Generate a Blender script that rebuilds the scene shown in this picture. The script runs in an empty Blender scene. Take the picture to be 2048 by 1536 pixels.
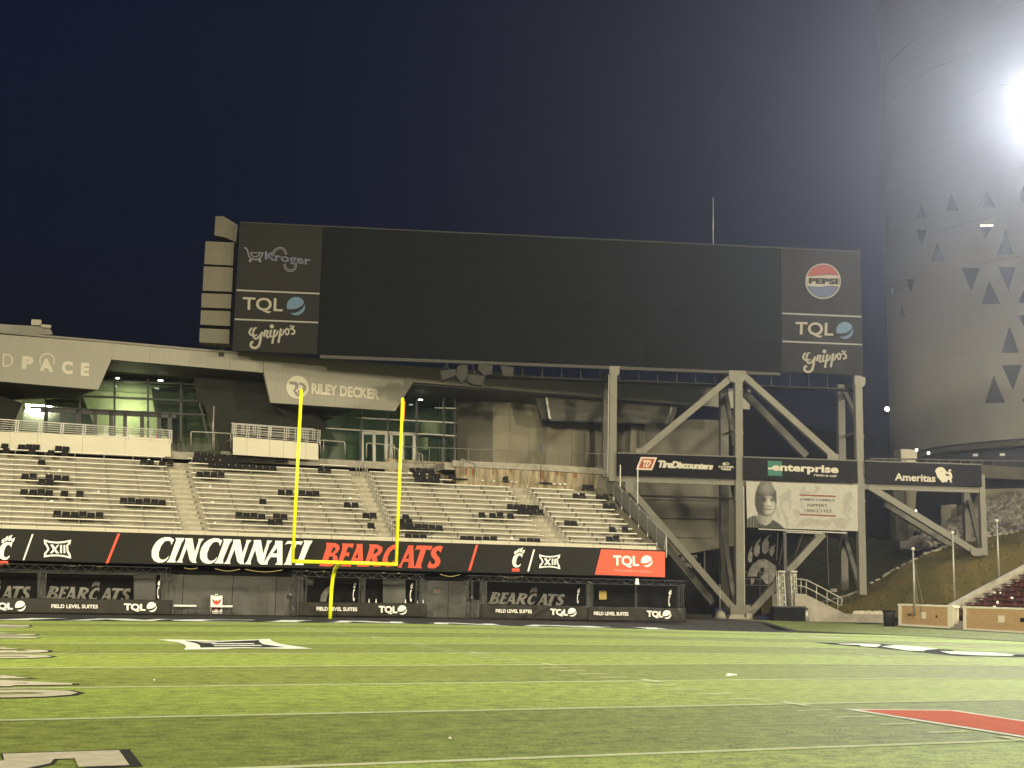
import bpy, bmesh, math, random
from mathutils import Vector, Matrix
from mathutils.geometry import tessellate_polygon
random.seed(7)
R = math.radians
scene = bpy.context.scene
col = scene.collection

# ------------------------------------------------------------------ camera
FPX = 2505.05                       # focal length in pixels of the 2048 px wide photograph
CAM = Vector((-17.415, -66.652, 1.6265))
YAW, PIT, ROL = 0.3833, 0.1614, 0.0230
_w = Vector((math.sin(YAW)*math.cos(PIT), math.cos(YAW)*math.cos(PIT), math.sin(PIT)))
_r0 = Vector((math.cos(YAW), -math.sin(YAW), 0)); _u0 = _r0.cross(_w)
_r = math.cos(ROL)*_r0 + math.sin(ROL)*_u0
_u = -math.sin(ROL)*_r0 + math.cos(ROL)*_u0
cd = bpy.data.cameras.new('camera'); cam = bpy.data.objects.new('camera', cd); col.objects.link(cam)
cd.sensor_width = 36; cd.lens = FPX/2048*36; cd.clip_start = 0.1; cd.clip_end = 3000
cam.matrix_world = Matrix(((_r.x,_u.x,-_w.x,CAM.x),(_r.y,_u.y,-_w.y,CAM.y),(_r.z,_u.z,-_w.z,CAM.z),(0,0,0,1)))
scene.camera = cam

# ------------------------------------------------------------------ night sky
world = bpy.data.worlds.new('World'); scene.world = world; world.use_nodes = True
wt = world.node_tree; wt.nodes.clear()
wo = wt.nodes.new('ShaderNodeOutputWorld'); bg = wt.nodes.new('ShaderNodeBackground')
sky = wt.nodes.new('ShaderNodeTexSky'); sky.sky_type = 'NISHITA'; sky.sun_disc = False
sky.sun_elevation = R(-2.0); sky.sun_rotation = R(150); sky.altitude = 200; sky.air_density = 1.0; sky.dust_density = 0.4; sky.ozone_density = 4.0
bg.inputs[1].default_value = SKY_STRENGTH = 0.13
tint = wt.nodes.new('ShaderNodeMixRGB'); tint.blend_type = 'MULTIPLY'; tint.inputs[0].default_value = 1; tint.inputs[2].default_value = (.55,.98,.95,1)
wt.links.new(sky.outputs[0], tint.inputs[1]); wt.links.new(tint.outputs[0], bg.inputs[0]); wt.links.new(bg.outputs[0], wo.inputs[0])

# ------------------------------------------------------------------ stadium floodlights (on the light masts round the ground)
LC = (1.0, 0.885, 0.60)
def flood(loc, aim, watt, spread=75, radius=1.5, blend=.6, colr=LC):
    ld = bpy.data.lights.new('floodlight_beam', 'SPOT'); ld.energy = watt; ld.color = colr
    ld.spot_size = R(spread); ld.spot_blend = blend; ld.shadow_soft_size = radius
    o = bpy.data.objects.new('floodlight_beam', ld); col.objects.link(o)
    o.location = loc; o.rotation_euler = (Vector(aim)-Vector(loc)).to_track_quat('-Z', 'Y').to_euler()
    return o
KW = 750.0
def aimed(loc, az, el): return (loc[0]+10*math.sin(R(az))*math.cos(R(el)), loc[1]+10*math.cos(R(az))*math.cos(R(el)), loc[2]+10*math.sin(R(el)))
# the two far banks are shielded so that little light goes above the scoreboard
flood((-52,-122,26), aimed((-52,-122,26), 24, -51), 540*KW, 111, 3, .16)
flood((76,-122,28),  aimed((76,-122,28), -20, -54), 540*KW, 117, 3, .16)
flood((-64,-34,38),  (2,-10,0), 260*KW, 66, 3, .35)
flood((64,-48,38),   (8,-8,0),  230*KW, 95, 3)
flood((-30,-150,38), (-8,-40,0), 340*KW, 60, 3)

scene.view_settings.view_transform = 'Standard'; scene.view_settings.look = 'None'
scene.view_settings.gamma = 1; scene.view_settings.use_curve_mapping = False
scene.view_settings.exposure = 0.0
scene.render.engine = 'CYCLES'
cy = scene.cycles; cy.use_denoising = True; cy.max_bounces = 6; cy.diffuse_bounces = 3; cy.glossy_bounces = 3
cy.transmission_bounces = 4; cy.transparent_max_bounces = 12; cy.volume_bounces = 0; cy.sample_clamp_indirect = 4
cy.caustics_reflective = False; cy.caustics_refractive = False

# ------------------------------------------------------------------ photo pixel -> place (a pixel gives a direction; the surface gives the distance)
def ray(x, y): return _w + _r*((x-1024)/FPX) - _u*((y-768)/FPX)
class Vert:                       # vertical surface Y = Y0 + a X
    def __init__(s, Y0, a=0.0, off=0.0):
        s.Y0, s.a = Y0, a; s.n = Vector((-a, 1, 0)).normalized()      # pointing away from the field
        s.r = Vector((1, a, 0)).normalized(); s.u = Vector((0,0,1))
        s.Y0 = Y0 + off*math.sqrt(1+a*a)
    def at(s, x, y):
        d = ray(x, y); t = (s.Y0 + s.a*CAM.x - CAM.y)/(d.y - s.a*d.x); return CAM + d*t
    def pt(s, X, z): return Vector((X, s.Y0+s.a*X, z))
class VertX:                      # vertical surface X = const
    def __init__(s, X0): s.X0 = X0; s.n = Vector((1,0,0)); s.r = Vector((0,-1,0)); s.u = Vector((0,0,1))
    def at(s, x, y): d = ray(x, y); return CAM + d*((s.X0-CAM.x)/d.x)
class Flat:                       # level surface
    def __init__(s, z): s.z = z; s.n = Vector((0,0,-1))
    def at(s, x, y): d = ray(x, y); return CAM + d*((s.z-CAM.z)/d.z)
def gz(X, Y):                     # crowned field, falling off towards the ends
    Xc = max(-29.0, min(29.0, X)); d = max(0.0, min(1.2, (Y+35)/35))
    z = -0.21*(math.sqrt(Xc*Xc+4.306**2)-4.306)/24.38 - 0.0036*Xc - 0.2857*d*d
    ze = -0.27 + 0.0043*X
    t = max(0.0, min(1.0, (Y-1.0)/3.5)); t = t*t*(3-2*t); z = z*(1-t) + ze*t
    q = max(0.0, min(1.0, (X-29.0)/5.0)); q = q*q*(3-2*q); z = z*(1-q) + (-0.2)*q
    return z
class Ground:
    n = Vector((0,0,-1))
    def at(s, x, y):
        z = -.2
        for _ in range(12):
            d = ray(x, y); p = CAM + d*((z-CAM.z)/d.z); z = gz(p.x, p.y)
        p.z = z; return p
GROUND = Ground()

# ------------------------------------------------------------------ objects
def tag(o, label=None, cat=None, group=None, kind=None):
    if label: o['label'] = label
    if cat: o['category'] = cat
    if group: o['group'] = group
    if kind: o['kind'] = kind
    return o
def link(name, me, mat=None, parent=None):
    o = bpy.data.objects.new(name, me); col.objects.link(o)
    if mat is not None and me is not None and not me.materials: me.materials.append(mat)
    if parent is not None:
        o.parent = parent; o.matrix_parent_inverse = parent.matrix_world.inverted() if False else Matrix.Translation(-parent.location)
    return o
def empty(name, loc, label=None, cat=None, group=None, kind=None):
    o = bpy.data.objects.new(name, None); col.objects.link(o); o.location = loc; o.empty_display_size = .3
    return tag(o, label, cat, group, kind)
class MB:
    def __init__(s): s.v = []; s.f = []
    def add(s, vs, fs):
        k = len(s.v); s.v += [Vector(v) for v in vs]; s.f += [tuple(i+k for i in f) for f in fs]; return s
    def hexa(s, b, t):            # bottom ring 4, top ring 4
        return s.add(list(b)+list(t), [(3,2,1,0),(4,5,6,7),(0,1,5,4),(1,2,6,5),(2,3,7,6),(3,0,4,7)])
    def box(s, lo, hi):
        (a,b,c),(d,e,f) = lo, hi
        return s.hexa([(a,b,c),(d,b,c),(d,e,c),(a,e,c)], [(a,b,f),(d,b,f),(d,e,f),(a,e,f)])
    def obox(s, c, r, u, n, w, h, d):   # oriented box about centre
        c, r, u, n = Vector(c), r*(w/2), u*(h/2), n*(d/2)
        return s.hexa([c-r-u-n, c+r-u-n, c+r-u+n, c-r-u+n], [c-r+u-n, c+r+u-n, c+r+u+n, c-r+u+n])
    def beam(s, a, b, w, h=None, up=Vector((0,0,1))):
        a, b = Vector(a), Vector(b); h = h or w; d = (b-a).normalized()
        x = d.cross(up)
        if x.length < 1e-4: x = d.cross(Vector((0,1,0)))
        x.normalize(); y = x.cross(d); x *= w/2; y *= h/2
        return s.hexa([a-x-y, a+x-y, a+x+y, a-x+y], [b-x-y, b+x-y, b+x+y, b-x+y])
    def tube(s, pts, r, n=8, r2=None, caps=True):
        pts = [Vector(p) for p in pts]; m = len(pts); k = len(s.v); prev = None
        for i, p in enumerate(pts):
            d = (pts[min(i+1,m-1)]-pts[max(i-1,0)]).normalized()
            x = prev - d*prev.dot(d) if prev is not None else d.cross(Vector((0,0,1)) if abs(d.z) < .9 else Vector((1,0,0)))
            x.normalize(); prev = x; y = d.cross(x); rr = r if r2 is None else r+(r2-r)*i/(m-1)
            s.v += [p + x*(rr*math.cos(2*math.pi*j/n)) + y*(rr*math.sin(2*math.pi*j/n)) for j in range(n)]
        for i in range(m-1):
            for j in range(n):
                s.f.append((k+i*n+j, k+i*n+(j+1)%n, k+(i+1)*n+(j+1)%n, k+(i+1)*n+j))
        if caps: s.f += [tuple(k+j for j in reversed(range(n))), tuple(k+(m-1)*n+j for j in range(n))]
        return s
    def mesh(s, name='m', smooth=False):
        me = bpy.data.meshes.new(name); me.from_pydata([tuple(v) for v in s.v], [], s.f)
        bm = bmesh.new(); bm.from_mesh(me); bmesh.ops.recalc_face_normals(bm, faces=bm.faces); bm.to_mesh(me); bm.free()
        if smooth: me.polygons.foreach_set('use_smooth', [True]*len(me.polygons))
        return me
    def build(s, name, mat, parent=None, smooth=False): return link(name, s.mesh(name, smooth), mat, parent)

def solid(mb, loops, front, back):
    """loops of 2D points (outer + holes), front/back: functions 2D -> 3D"""
    tri = tessellate_polygon([[Vector((x, y, 0)) for x, y in lp] for lp in loops])
    flat = [p for lp in loops for p in lp]; n = len(flat); k = len(mb.v)
    mb.v += [front(*p) for p in flat] + [back(*p) for p in flat]
    for t in tri:
        mb.f.append(tuple(k+i for i in t)); mb.f.append(tuple(k+n+i for i in reversed(t)))
    o = 0
    for lp in loops:
        m = len(lp)
        for i in range(m):
            a, b = o+i, o+(i+1) % m
            mb.f.append((k+a, k+b, k+n+b, k+n+a))
        o += m
    return mb
def px_solid(mb, loops, surf, thick, proud=0.0):
    """loops in photo pixels laid on a surface; thick goes back from the front, which stands `proud` of the surface"""
    n = surf.n
    return solid(mb, loops, lambda x, y: surf.at(x, y) - n*proud, lambda x, y: surf.at(x, y) - n*(proud-thick))
def px_part(name, loops, surf, thick, mat, parent=None, proud=0.0):
    if loops and not isinstance(loops[0][0], (tuple, list)): loops = [loops]
    return px_solid(MB(), loops, surf, thick, proud).build(name, mat, parent)
def rect(x0, y0, x1, y1): return [(x0,y0),(x1,y0),(x1,y1),(x0,y1)]
def ell(cx, cy, rx, ry, n=28, a0=0, a1=360, rot=0):
    c, s = math.cos(R(rot)), math.sin(R(rot)); full = abs(a1-a0) >= 359; out = []
    for i in range(n if full else n+1):
        a = R(a0+(a1-a0)*i/n); x, y = rx*math.cos(a), ry*math.sin(a); out.append((cx+x*c-y*s, cy+x*s+y*c))
    return out
def stroke(pts, w, w1=None):
    """outline polygon of a polyline with width (w may be a list)"""
    m = len(pts); L, Rr = [], []
    for i, (x, y) in enumerate(pts):
        x0, y0 = pts[max(0,i-1)]; x1, y1 = pts[min(m-1,i+1)]; dx, dy = x1-x0, y1-y0; l = math.hypot(dx, dy) or 1
        ww = (w[i] if isinstance(w, (list,tuple)) else w)/2
        L.append((x-dy/l*ww, y+dx/l*ww)); Rr.append((x+dy/l*ww, y-dx/l*ww))
    return L + Rr[::-1]
def curve(pts, n=6):
    """Catmull-Rom through points"""
    out = []; P = [pts[0]] + list(pts) + [pts[-1]]
    for i in range(1, len(P)-2):
        p0, p1, p2, p3 = P[i-1], P[i], P[i+1], P[i+2]
        for k in range(n):
            t = k/n; out.append(tuple(.5*((2*p1[j]) + (-p0[j]+p2[j])*t + (2*p0[j]-5*p1[j]+4*p2[j]-p3[j])*t*t + (-p0[j]+3*p1[j]-3*p2[j]+p3[j])*t**3) for j in range(len(p1))))
    out.append(tuple(pts[-1])); return out

# ------------------------------------------------------------------ lettering
_tc = {}
def text_tris(body, shear=0.0, bold=0.0, space=1.0):
    key = (body, shear, bold, space)
    if key in _tc: return _tc[key]
    cu = bpy.data.curves.new('t', 'FONT'); cu.body = body; cu.size = 1; cu.shear = shear; cu.offset = bold; cu.space_character = space
    cu.resolution_u = 3; cu.fill_mode = 'FRONT'
    o = bpy.data.objects.new('t', cu); col.objects.link(o)
    dg = bpy.context.evaluated_depsgraph_get(); me = bpy.data.meshes.new_from_object(o.evaluated_get(dg))
    vs = [(v.co.x, v.co.y) for v in me.vertices]; fs = [tuple(p.vertices) for p in me.polygons]
    bpy.data.objects.remove(o); bpy.data.curves.remove(cu); bpy.data.meshes.remove(me)
    x0 = min(v[0] for v in vs); x1 = max(v[0] for v in vs); y0 = min(v[1] for v in vs); y1 = max(v[1] for v in vs)
    vs = [((x-x0)/(x1-x0), (y-y0)/(y1-y0)) for x, y in vs]
    _tc[key] = (vs, fs); return _tc[key]
def text_map(mb, body, fn, fnb, **kw):
    vs, fs = text_tris(body, **kw); k = len(mb.v); n = len(vs)
    mb.v += [fn(*v) for v in vs] + [fnb(*v) for v in vs]
    edge = {}
    for f in fs:
        mb.f.append(tuple(k+i for i in f)); mb.f.append(tuple(k+n+i for i in reversed(f)))
        for a, b in zip(f, f[1:]+f[:1]): edge[(a,b)] = edge.get((a,b), 0)+1
    for (a, b) in edge:
        if (b, a) not in edge: mb.f.append((k+a, k+b, k+n+b, k+n+a))
    return mb
def text_px(name, body, q, surf, mat, parent=None, thick=.03, proud=.03, **kw):
    """q = pixel corners: bottom-left, bottom-right, top-right, top-left of the lettering"""
    (ax,ay),(bx,by),(cx,cy_),(dx,dy) = q
    def px(u, v): return ((ax*(1-u)+bx*u)*(1-v) + (dx*(1-u)+cx*u)*v, (ay*(1-u)+by*u)*(1-v) + (dy*(1-u)+cy_*u)*v)
    n = surf.n; mb = MB()
    text_map(mb, body, lambda u, v: surf.at(*px(u,v)) - n*proud, lambda u, v: surf.at(*px(u,v)) - n*(proud-thick), **kw)
    me = bpy.data.meshes.new(name); me.from_pydata([tuple(v) for v in mb.v], [], mb.f); return link(name, me, mat, parent)
def para(x0, x1, ybl, ybr, h):    # text quad with vertical sides
    return [(x0,ybl),(x1,ybr),(x1,ybr-h),(x0,ybl-h)]

# ------------------------------------------------------------------ materials
def mat(name, c, rough=.7, metal=0.0, var=0.0, scale=6.0, bump=0.0, bscale=40.0, c2=None, stretch=None, emit=None, spec=.3, detail=4):
    m = bpy.data.materials.new(name); m.use_nodes = True; t = m.node_tree; b = t.nodes['Principled BSDF']
    b.inputs['Roughness'].default_value = rough; b.inputs['Metallic'].default_value = metal; b.inputs['Specular IOR Level'].default_value = spec
    b.inputs['Base Color'].default_value = (*c, 1)
    if var or c2 or bump:
        tc = t.nodes.new('ShaderNodeTexCoord'); mp = t.nodes.new('ShaderNodeMapping'); t.links.new(tc.outputs['Object'], mp.inputs[0])
        if stretch: mp.inputs['Scale'].default_value = stretch
    if var or c2:
        nz = t.nodes.new('ShaderNodeTexNoise'); nz.inputs['Scale'].default_value = scale; nz.inputs['Detail'].default_value = detail
        t.links.new(mp.outputs[0], nz.inputs['Vector'])
        rp = t.nodes.new('ShaderNodeValToRGB'); rp.color_ramp.elements[0].position = .32; rp.color_ramp.elements[1].position = .68
        a = c2 if c2 else tuple(x*(1-var) for x in c); d = c if c2 else tuple(min(1, x*(1+var)) for x in c)
        rp.color_ramp.elements[0].color = (*a, 1); rp.color_ramp.elements[1].color = (*d, 1)
        t.links.new(nz.outputs['Fac'], rp.inputs[0]); t.links.new(rp.outputs[0], b.inputs['Base Color'])
    if bump:
        n2 = t.nodes.new('ShaderNodeTexNoise'); n2.inputs['Scale'].default_value = bscale; n2.inputs['Detail'].default_value = 3
        t.links.new(mp.outputs[0], n2.inputs['Vector'])
        bp = t.nodes.new('ShaderNodeBump'); bp.inputs['Strength'].default_value = bump; bp.inputs['Distance'].default_value = .05
        t.links.new(n2.outputs['Fac'], bp.inputs['Height']); t.links.new(bp.outputs[0], b.inputs['Normal'])
    if emit:
        b.inputs['Emission Color'].default_value = (*emit[:3], 1); b.inputs['Emission Strength'].default_value = emit[3]
    return m
M = {}
M['white_paint'] = mat('white_paint', (.78,.78,.76), .6, var=.05, scale=3)
M['field_white'] = mat('field_white', (.74,.74,.70), .9, c2=(.55,.60,.48), scale=9, spec=.1)
M['line_white'] = mat('line_white', (.52,.55,.38), .9, c2=(.40,.45,.24), scale=5, spec=.1)
M['numeral_white'] = mat('numeral_white', (.50,.46,.37), .9, c2=(.40,.38,.28), scale=7, spec=.1)
M['field_black'] = mat('field_black', (.022,.022,.024), .95, c2=(.03,.036,.026), scale=6, spec=.1)
M['field_red'] = mat('field_red', (.50,.125,.065), .95, c2=(.43,.10,.055), scale=4, spec=.1)
M['yellow'] = mat('yellow', (.90,.93,.01), .35, var=.03, spec=.5)
M['orange'] = mat('orange', (.85,.25,.02), .7)
M['concrete'] = mat('concrete', (.29,.27,.225), .85, c2=(.22,.20,.165), scale=2.2, bump=.15, bscale=25)
M['riser'] = mat('riser', (.345,.318,.25), .85, c2=(.25,.228,.175), scale=1.6, bump=.1, bscale=18, stretch=(1,1,.4))
M['aisle'] = mat('aisle', (.41,.38,.295), .9, c2=(.33,.305,.235), scale=3, bump=.1)
M['rust_wall'] = mat('rust_wall', (.33,.28,.19), .9, c2=(.13,.10,.06), scale=1.5, bump=.1, stretch=(2.6,2.6,.4), detail=6)
M['rust'] = mat('rust', (.15,.065,.022), .95, c2=(.21,.12,.055), scale=5)
M['bench'] = mat('bench', (.56,.54,.475), .5, metal=.25, var=.07, scale=1.2, stretch=(1,6,6))
M['bracket'] = mat('bracket', (.16,.15,.125), .7)
M['seat_black'] = mat('seat_black', (.012,.0115,.0115), .7, var=.3, scale=9, spec=.12)
M['rail_pale'] = mat('rail_pale', (.46,.44,.375), .5, var=.06)
M['platform'] = mat('platform', (.50,.465,.37), .7, var=.04, scale=.7)
M['steel_paint'] = mat('steel_paint', (.135,.128,.105), .55, var=.07, scale=1.4, bump=.03)
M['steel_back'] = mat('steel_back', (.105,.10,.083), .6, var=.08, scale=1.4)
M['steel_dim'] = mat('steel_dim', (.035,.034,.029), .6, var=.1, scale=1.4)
M['galv'] = mat('galv', (.28,.27,.245), .4, metal=.35, var=.08, scale=5)
M['dark_metal'] = mat('dark_metal', (.05,.05,.052), .55, var=.2, scale=6)
M['truss'] = mat('truss', (.06,.06,.057), .45, metal=.4, var=.15, scale=8)
M['ribbon'] = mat('ribbon', (.015,.0145,.0125), .6, c2=(.019,.018,.016), scale=1.0, spec=.12)
M['banner'] = mat('banner', (.018,.017,.0125), .5, spec=.22, c2=(.023,.022,.016), scale=1.5, bump=.25, bscale=2.2, stretch=(1,1,.35))
M['letter_white'] = mat('letter_white', (.86,.84,.80), .6, var=.02)
M['letter_cream'] = mat('letter_cream', (.42,.39,.32), .6)
M['letter_grey'] = mat('letter_grey', (.21,.20,.185), .8, c2=(.12,.115,.105), scale=3)
M['letter_red'] = mat('letter_red', (.62,.085,.045), .6, var=.03)
M['red_panel'] = mat('red_panel', (.66,.095,.05), .6, var=.03)
M['fascia'] = mat('fascia', (.215,.205,.17), .5, metal=.15, c2=(.19,.18,.148), scale=3.0, stretch=(7,7,.12))
M['fascia_cap'] = mat('fascia_cap', (.16,.152,.128), .6)
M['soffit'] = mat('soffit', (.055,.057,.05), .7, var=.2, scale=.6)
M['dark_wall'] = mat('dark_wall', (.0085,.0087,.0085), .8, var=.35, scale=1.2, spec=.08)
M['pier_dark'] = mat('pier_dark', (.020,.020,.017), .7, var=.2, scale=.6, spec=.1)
M['grey_wall'] = mat('grey_wall', (.115,.115,.108), .8, c2=(.085,.085,.08), scale=.7, bump=.05)
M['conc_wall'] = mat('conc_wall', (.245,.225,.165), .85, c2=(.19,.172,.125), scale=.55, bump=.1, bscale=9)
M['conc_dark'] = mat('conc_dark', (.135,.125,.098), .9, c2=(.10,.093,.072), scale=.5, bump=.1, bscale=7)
M['louver'] = mat('louver', (.105,.10,.082), .6, var=.12, scale=.8)
M['board_screen'] = mat('board_screen', (.0042,.0054,.0052), .75, var=.12, scale=14, spec=.05)
M['board_panel'] = mat('board_panel', (.013,.0125,.0115), .7, var=.1, scale=8, spec=.1)
M['board_frame'] = mat('board_frame', (.018,.018,.016), .6)
M['board_rule'] = mat('board_rule', (.18,.175,.16), .6)
M['wing'] = mat('wing', (.095,.086,.066), .7, var=.05, scale=1.0)
M['logo_blue'] = mat('logo_blue', (.055,.10,.165), .6)
M['logo_lilac'] = mat('logo_lilac', (.105,.105,.12), .6)
M['logo_cream'] = mat('logo_cream', (.205,.19,.155), .6)
M['logo_navy'] = mat('logo_navy', (.045,.06,.12), .6)
M['logo_red'] = mat('logo_red', (.17,.03,.03), .6)
M['sign_black'] = mat('sign_black', (.004,.004,.0045), .7, var=.1, spec=.08)
M['sign_grey'] = mat('sign_grey', (.008,.0078,.0072), .7, var=.1, spec=.08)
M['sign_orange'] = mat('sign_orange', (.22,.05,.018), .6)
M['sign_pink'] = mat('sign_pink', (.50,.39,.33), .6)
M['mast_white'] = mat('mast_white', (.42,.41,.36), .6)
M['teal'] = mat('teal', (.02,.11,.075), .6)
M['poster'] = mat('poster', (.30,.288,.255), .7, c2=(.26,.248,.218), scale=.9)
M['poster_mid'] = mat('poster_mid', (.185,.178,.155), .75, c2=(.225,.215,.188), scale=1.5)
M['poster_dark'] = mat('poster_dark', (.042,.043,.041), .75, c2=(.07,.071,.067), scale=3)
M['poster_skin'] = mat('poster_skin', (.26,.26,.235), .75, c2=(.20,.20,.18), scale=3)
M['poster_ink'] = mat('poster_ink', (.035,.034,.03), .75)
M['poster_red'] = mat('poster_red', (.15,.03,.027), .7)
M['tower'] = mat('tower', (.33,.32,.29), .8, c2=(.285,.275,.245), scale=.12)
M['tower_glass'] = mat('tower_glass', (.09,.095,.105), .15, spec=.6)
M['brick'] = None
M['cap_white'] = mat('cap_white', (.74,.70,.58), .75, var=.05)
M['seat_red'] = mat('seat_red', (.115,.030,.026), .6, var=.2, scale=4)
M['grass_hill'] = mat('grass_hill', (.085,.066,.024), .95, c2=(.048,.046,.016), scale=.8, bump=.8, bscale=5, spec=.1)
M['rock'] = mat('rock', (.30,.275,.235), .9, c2=(.17,.155,.13), scale=2.5, bump=.4, bscale=6)
M['plastic_black'] = mat('plastic_black', (.018,.018,.02), .5)
M['plastic_dark'] = mat('plastic_dark', (.008,.009,.0092), .6, var=.1, spec=.05)
M['litter'] = mat('litter', (.80,.80,.76), .7)
M['blue'] = mat('blue', (.008,.016,.075), .5)
M['lamp_white'] = mat('lamp_white', (.9,.9,.9), .4, emit=(1,.97,.9,6))
M['lamp_flood'] = mat('lamp_flood', (.9,.9,.9), .4, emit=(.93,.95,1.0,60))
M['lobby'] = mat('lobby', (.52,.54,.44), .85, var=.04, scale=.5)
M['lobby_dark'] = mat('lobby_dark', (.16,.17,.14), .85)
def glass_mat():
    m = bpy.data.materials.new('window_glass'); m.use_nodes = True; t = m.node_tree; t.nodes.clear()
    o = t.nodes.new('ShaderNodeOutputMaterial'); mx = t.nodes.new('ShaderNodeMixShader'); a = t.nodes.new('ShaderNodeBsdfTransparent'); b = t.nodes.new('ShaderNodeBsdfGlossy')
    a.inputs[0].default_value = (.72,.78,.68,1); b.inputs[0].default_value = (.7,.8,.75,1); b.inputs['Roughness'].default_value = .03; mx.inputs[0].default_value = .08
    t.links.new(a.outputs[0], mx.inputs[1]); t.links.new(b.outputs[0], mx.inputs[2]); t.links.new(mx.outputs[0], o.inputs[0]); return m
M['glass'] = glass_mat()
def turf_mat(name, ca, cb, stripes=True):
    m = bpy.data.materials.new(name); m.use_nodes = True; t = m.node_tree; b = t.nodes['Principled BSDF']; N = t.nodes.new; K = t.links.new
    b.inputs['Roughness'].default_value = .75; b.inputs['Specular IOR Level'].default_value = .18
    tc = N('ShaderNodeTexCoord'); sp = N('ShaderNodeSeparateXYZ'); K(tc.outputs['Object'], sp.inputs[0])
    def mth(op, a, v=None):
        n = N('ShaderNodeMath'); n.operation = op
        if hasattr(a, 'links'): K(a, n.inputs[0])
        else: n.inputs[0].default_value = a
        if v is not None:
            if hasattr(v, 'links'): K(v, n.inputs[1])
            else: n.inputs[1].default_value = v
        return n.outputs[0]
    mix = N('ShaderNodeMixRGB'); mix.inputs[1].default_value = (*ca,1); mix.inputs[2].default_value = (*cb,1)
    if stripes:        # mown bands, five yards each
        f = mth('FRACT', mth('MULTIPLY', mth('ADD', sp.outputs[1], 9.144), 1/9.144))     # 0..1 over ten yards
        s = mth('LESS_THAN', f, .5); K(s, mix.inputs[0])
    else: mix.inputs[0].default_value = 0
    def noise(scale, sc, det=3):
        mp = N('ShaderNodeMapping'); K(tc.outputs['Object'], mp.inputs[0]); mp.inputs['Scale'].default_value = sc
        n = N('ShaderNodeTexNoise'); n.inputs['Scale'].default_value = scale; n.inputs['Detail'].default_value = det; K(mp.outputs[0], n.inputs[0]); return n.outputs['Fac']
    n1 = noise(.9, (.35,1.8,1)); n2 = noise(4.5, (.8,1.1,1), 5); n3 = noise(24, (.9,1.1,1), 4)
    v = mth('ADD', mth('ADD', mth('MULTIPLY', mth('SUBTRACT', n1, .5), .50), mth('MULTIPLY', mth('SUBTRACT', n2, .5), 1.6)), mth('MULTIPLY', mth('SUBTRACT', n3, .5), 1.7))
    hs = N('ShaderNodeHueSaturation'); K(mth('ADD', v, 1.0), hs.inputs['Value']); K(mix.outputs[0], hs.inputs['Color']); K(hs.outputs[0], b.inputs['Base Color'])
    bp = N('ShaderNodeBump'); bp.inputs['Strength'].default_value = .55; bp.inputs['Distance'].default_value = .03; K(n3, bp.inputs['Height']); K(bp.outputs[0], b.inputs['Normal'])
    return m
M['turf'] = turf_mat('turf', (.236,.306,.060), (.172,.216,.046))
M['turf_dark'] = turf_mat('turf_dark', (.115,.135,.034), (.115,.135,.034), False)
def brick_mat():
    m = bpy.data.materials.new('brick_wall'); m.use_nodes = True; t = m.node_tree; b = t.nodes['Principled BSDF']; N = t.nodes.new; K = t.links.new
    tc = N('ShaderNodeTexCoord'); sp = N('ShaderNodeSeparateXYZ'); K(tc.outputs['Object'], sp.inputs[0]); cb = N('ShaderNodeCombineXYZ'); K(sp.outputs[1], cb.inputs[0]); K(sp.outputs[2], cb.inputs[1])
    br = N('ShaderNodeTexBrick'); K(cb.outputs[0], br.inputs[0]); br.inputs['Scale'].default_value = 1; br.inputs['Brick Width'].default_value = .24; br.inputs['Row Height'].default_value = .08; br.inputs['Mortar Size'].default_value = .010
    br.inputs['Color1'].default_value = (.52,.33,.155,1); br.inputs['Color2'].default_value = (.43,.255,.12,1); br.inputs['Mortar'].default_value = (.46,.36,.23,1)
    K(br.outputs[0], b.inputs['Base Color']); b.inputs['Roughness'].default_value = .9
    bp = N('ShaderNodeBump'); bp.inputs['Strength'].default_value = .4; bp.inputs['Distance'].default_value = .01; K(br.outputs['Fac'], bp.inputs['Height']); bp.invert = True; K(bp.outputs[0], b.inputs['Normal'])
    return m
M['brick'] = brick_mat()
ORD = ['first','second','third','fourth','fifth','sixth','seventh','eighth','ninth','tenth','eleventh','twelfth','thirteenth','fourteenth','fifteenth','sixteenth','seventeenth','eighteenth','nineteenth','twentieth','twenty-first','twenty-second','twenty-third','twenty-fourth']
# ================================================================== GROUND AND PLAYING FIELD
YD = 0.9144
def grid(name, xs, ys, zf, m, parent=None, smooth=True):
    mb = MB(); nx = len(xs)
    mb.v = [Vector((x, y, zf(x, y))) for y in ys for x in xs]
    mb.f = [(j*nx+i, j*nx+i+1, (j+1)*nx+i+1, (j+1)*nx+i) for j in range(len(ys)-1) for i in range(nx-1)]
    return mb.build(name, m, parent, smooth)
def lin(a, b, n): return [a+(b-a)*i/n for i in range(n+1)]
ground = tag(grid('ground', [-400,-250,-120,120,250,400], [-350,-150,150,300,450], lambda x, y: -1.2, mat('ground_soil', (.05,.05,.04), .95, var=.2, scale=.1)), kind='structure')
field = tag(grid('playing_field', lin(-46,29,75), lin(-110,-9.144,80), gz, M['turf']), kind='structure')
apron_side = tag(grid('sideline_turf', lin(29,36.5,10), lin(-110,6,70), gz, M['turf_dark']), kind='structure')
apron_end = tag(grid('end_apron', lin(-46,29,75), lin(-9.144,22,34), gz, mat('apron_black', (.034,.031,.026), .95, c2=(.046,.043,.035), scale=1.2, spec=.1)), kind='structure')
apron_corner = tag(grid('corner_paving', lin(29,46,14), lin(6,30,20), gz, mat('corner_paving', (.16,.145,.105), .9, c2=(.11,.10,.075), scale=1.2)), kind='structure')
UP = .006
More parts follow.
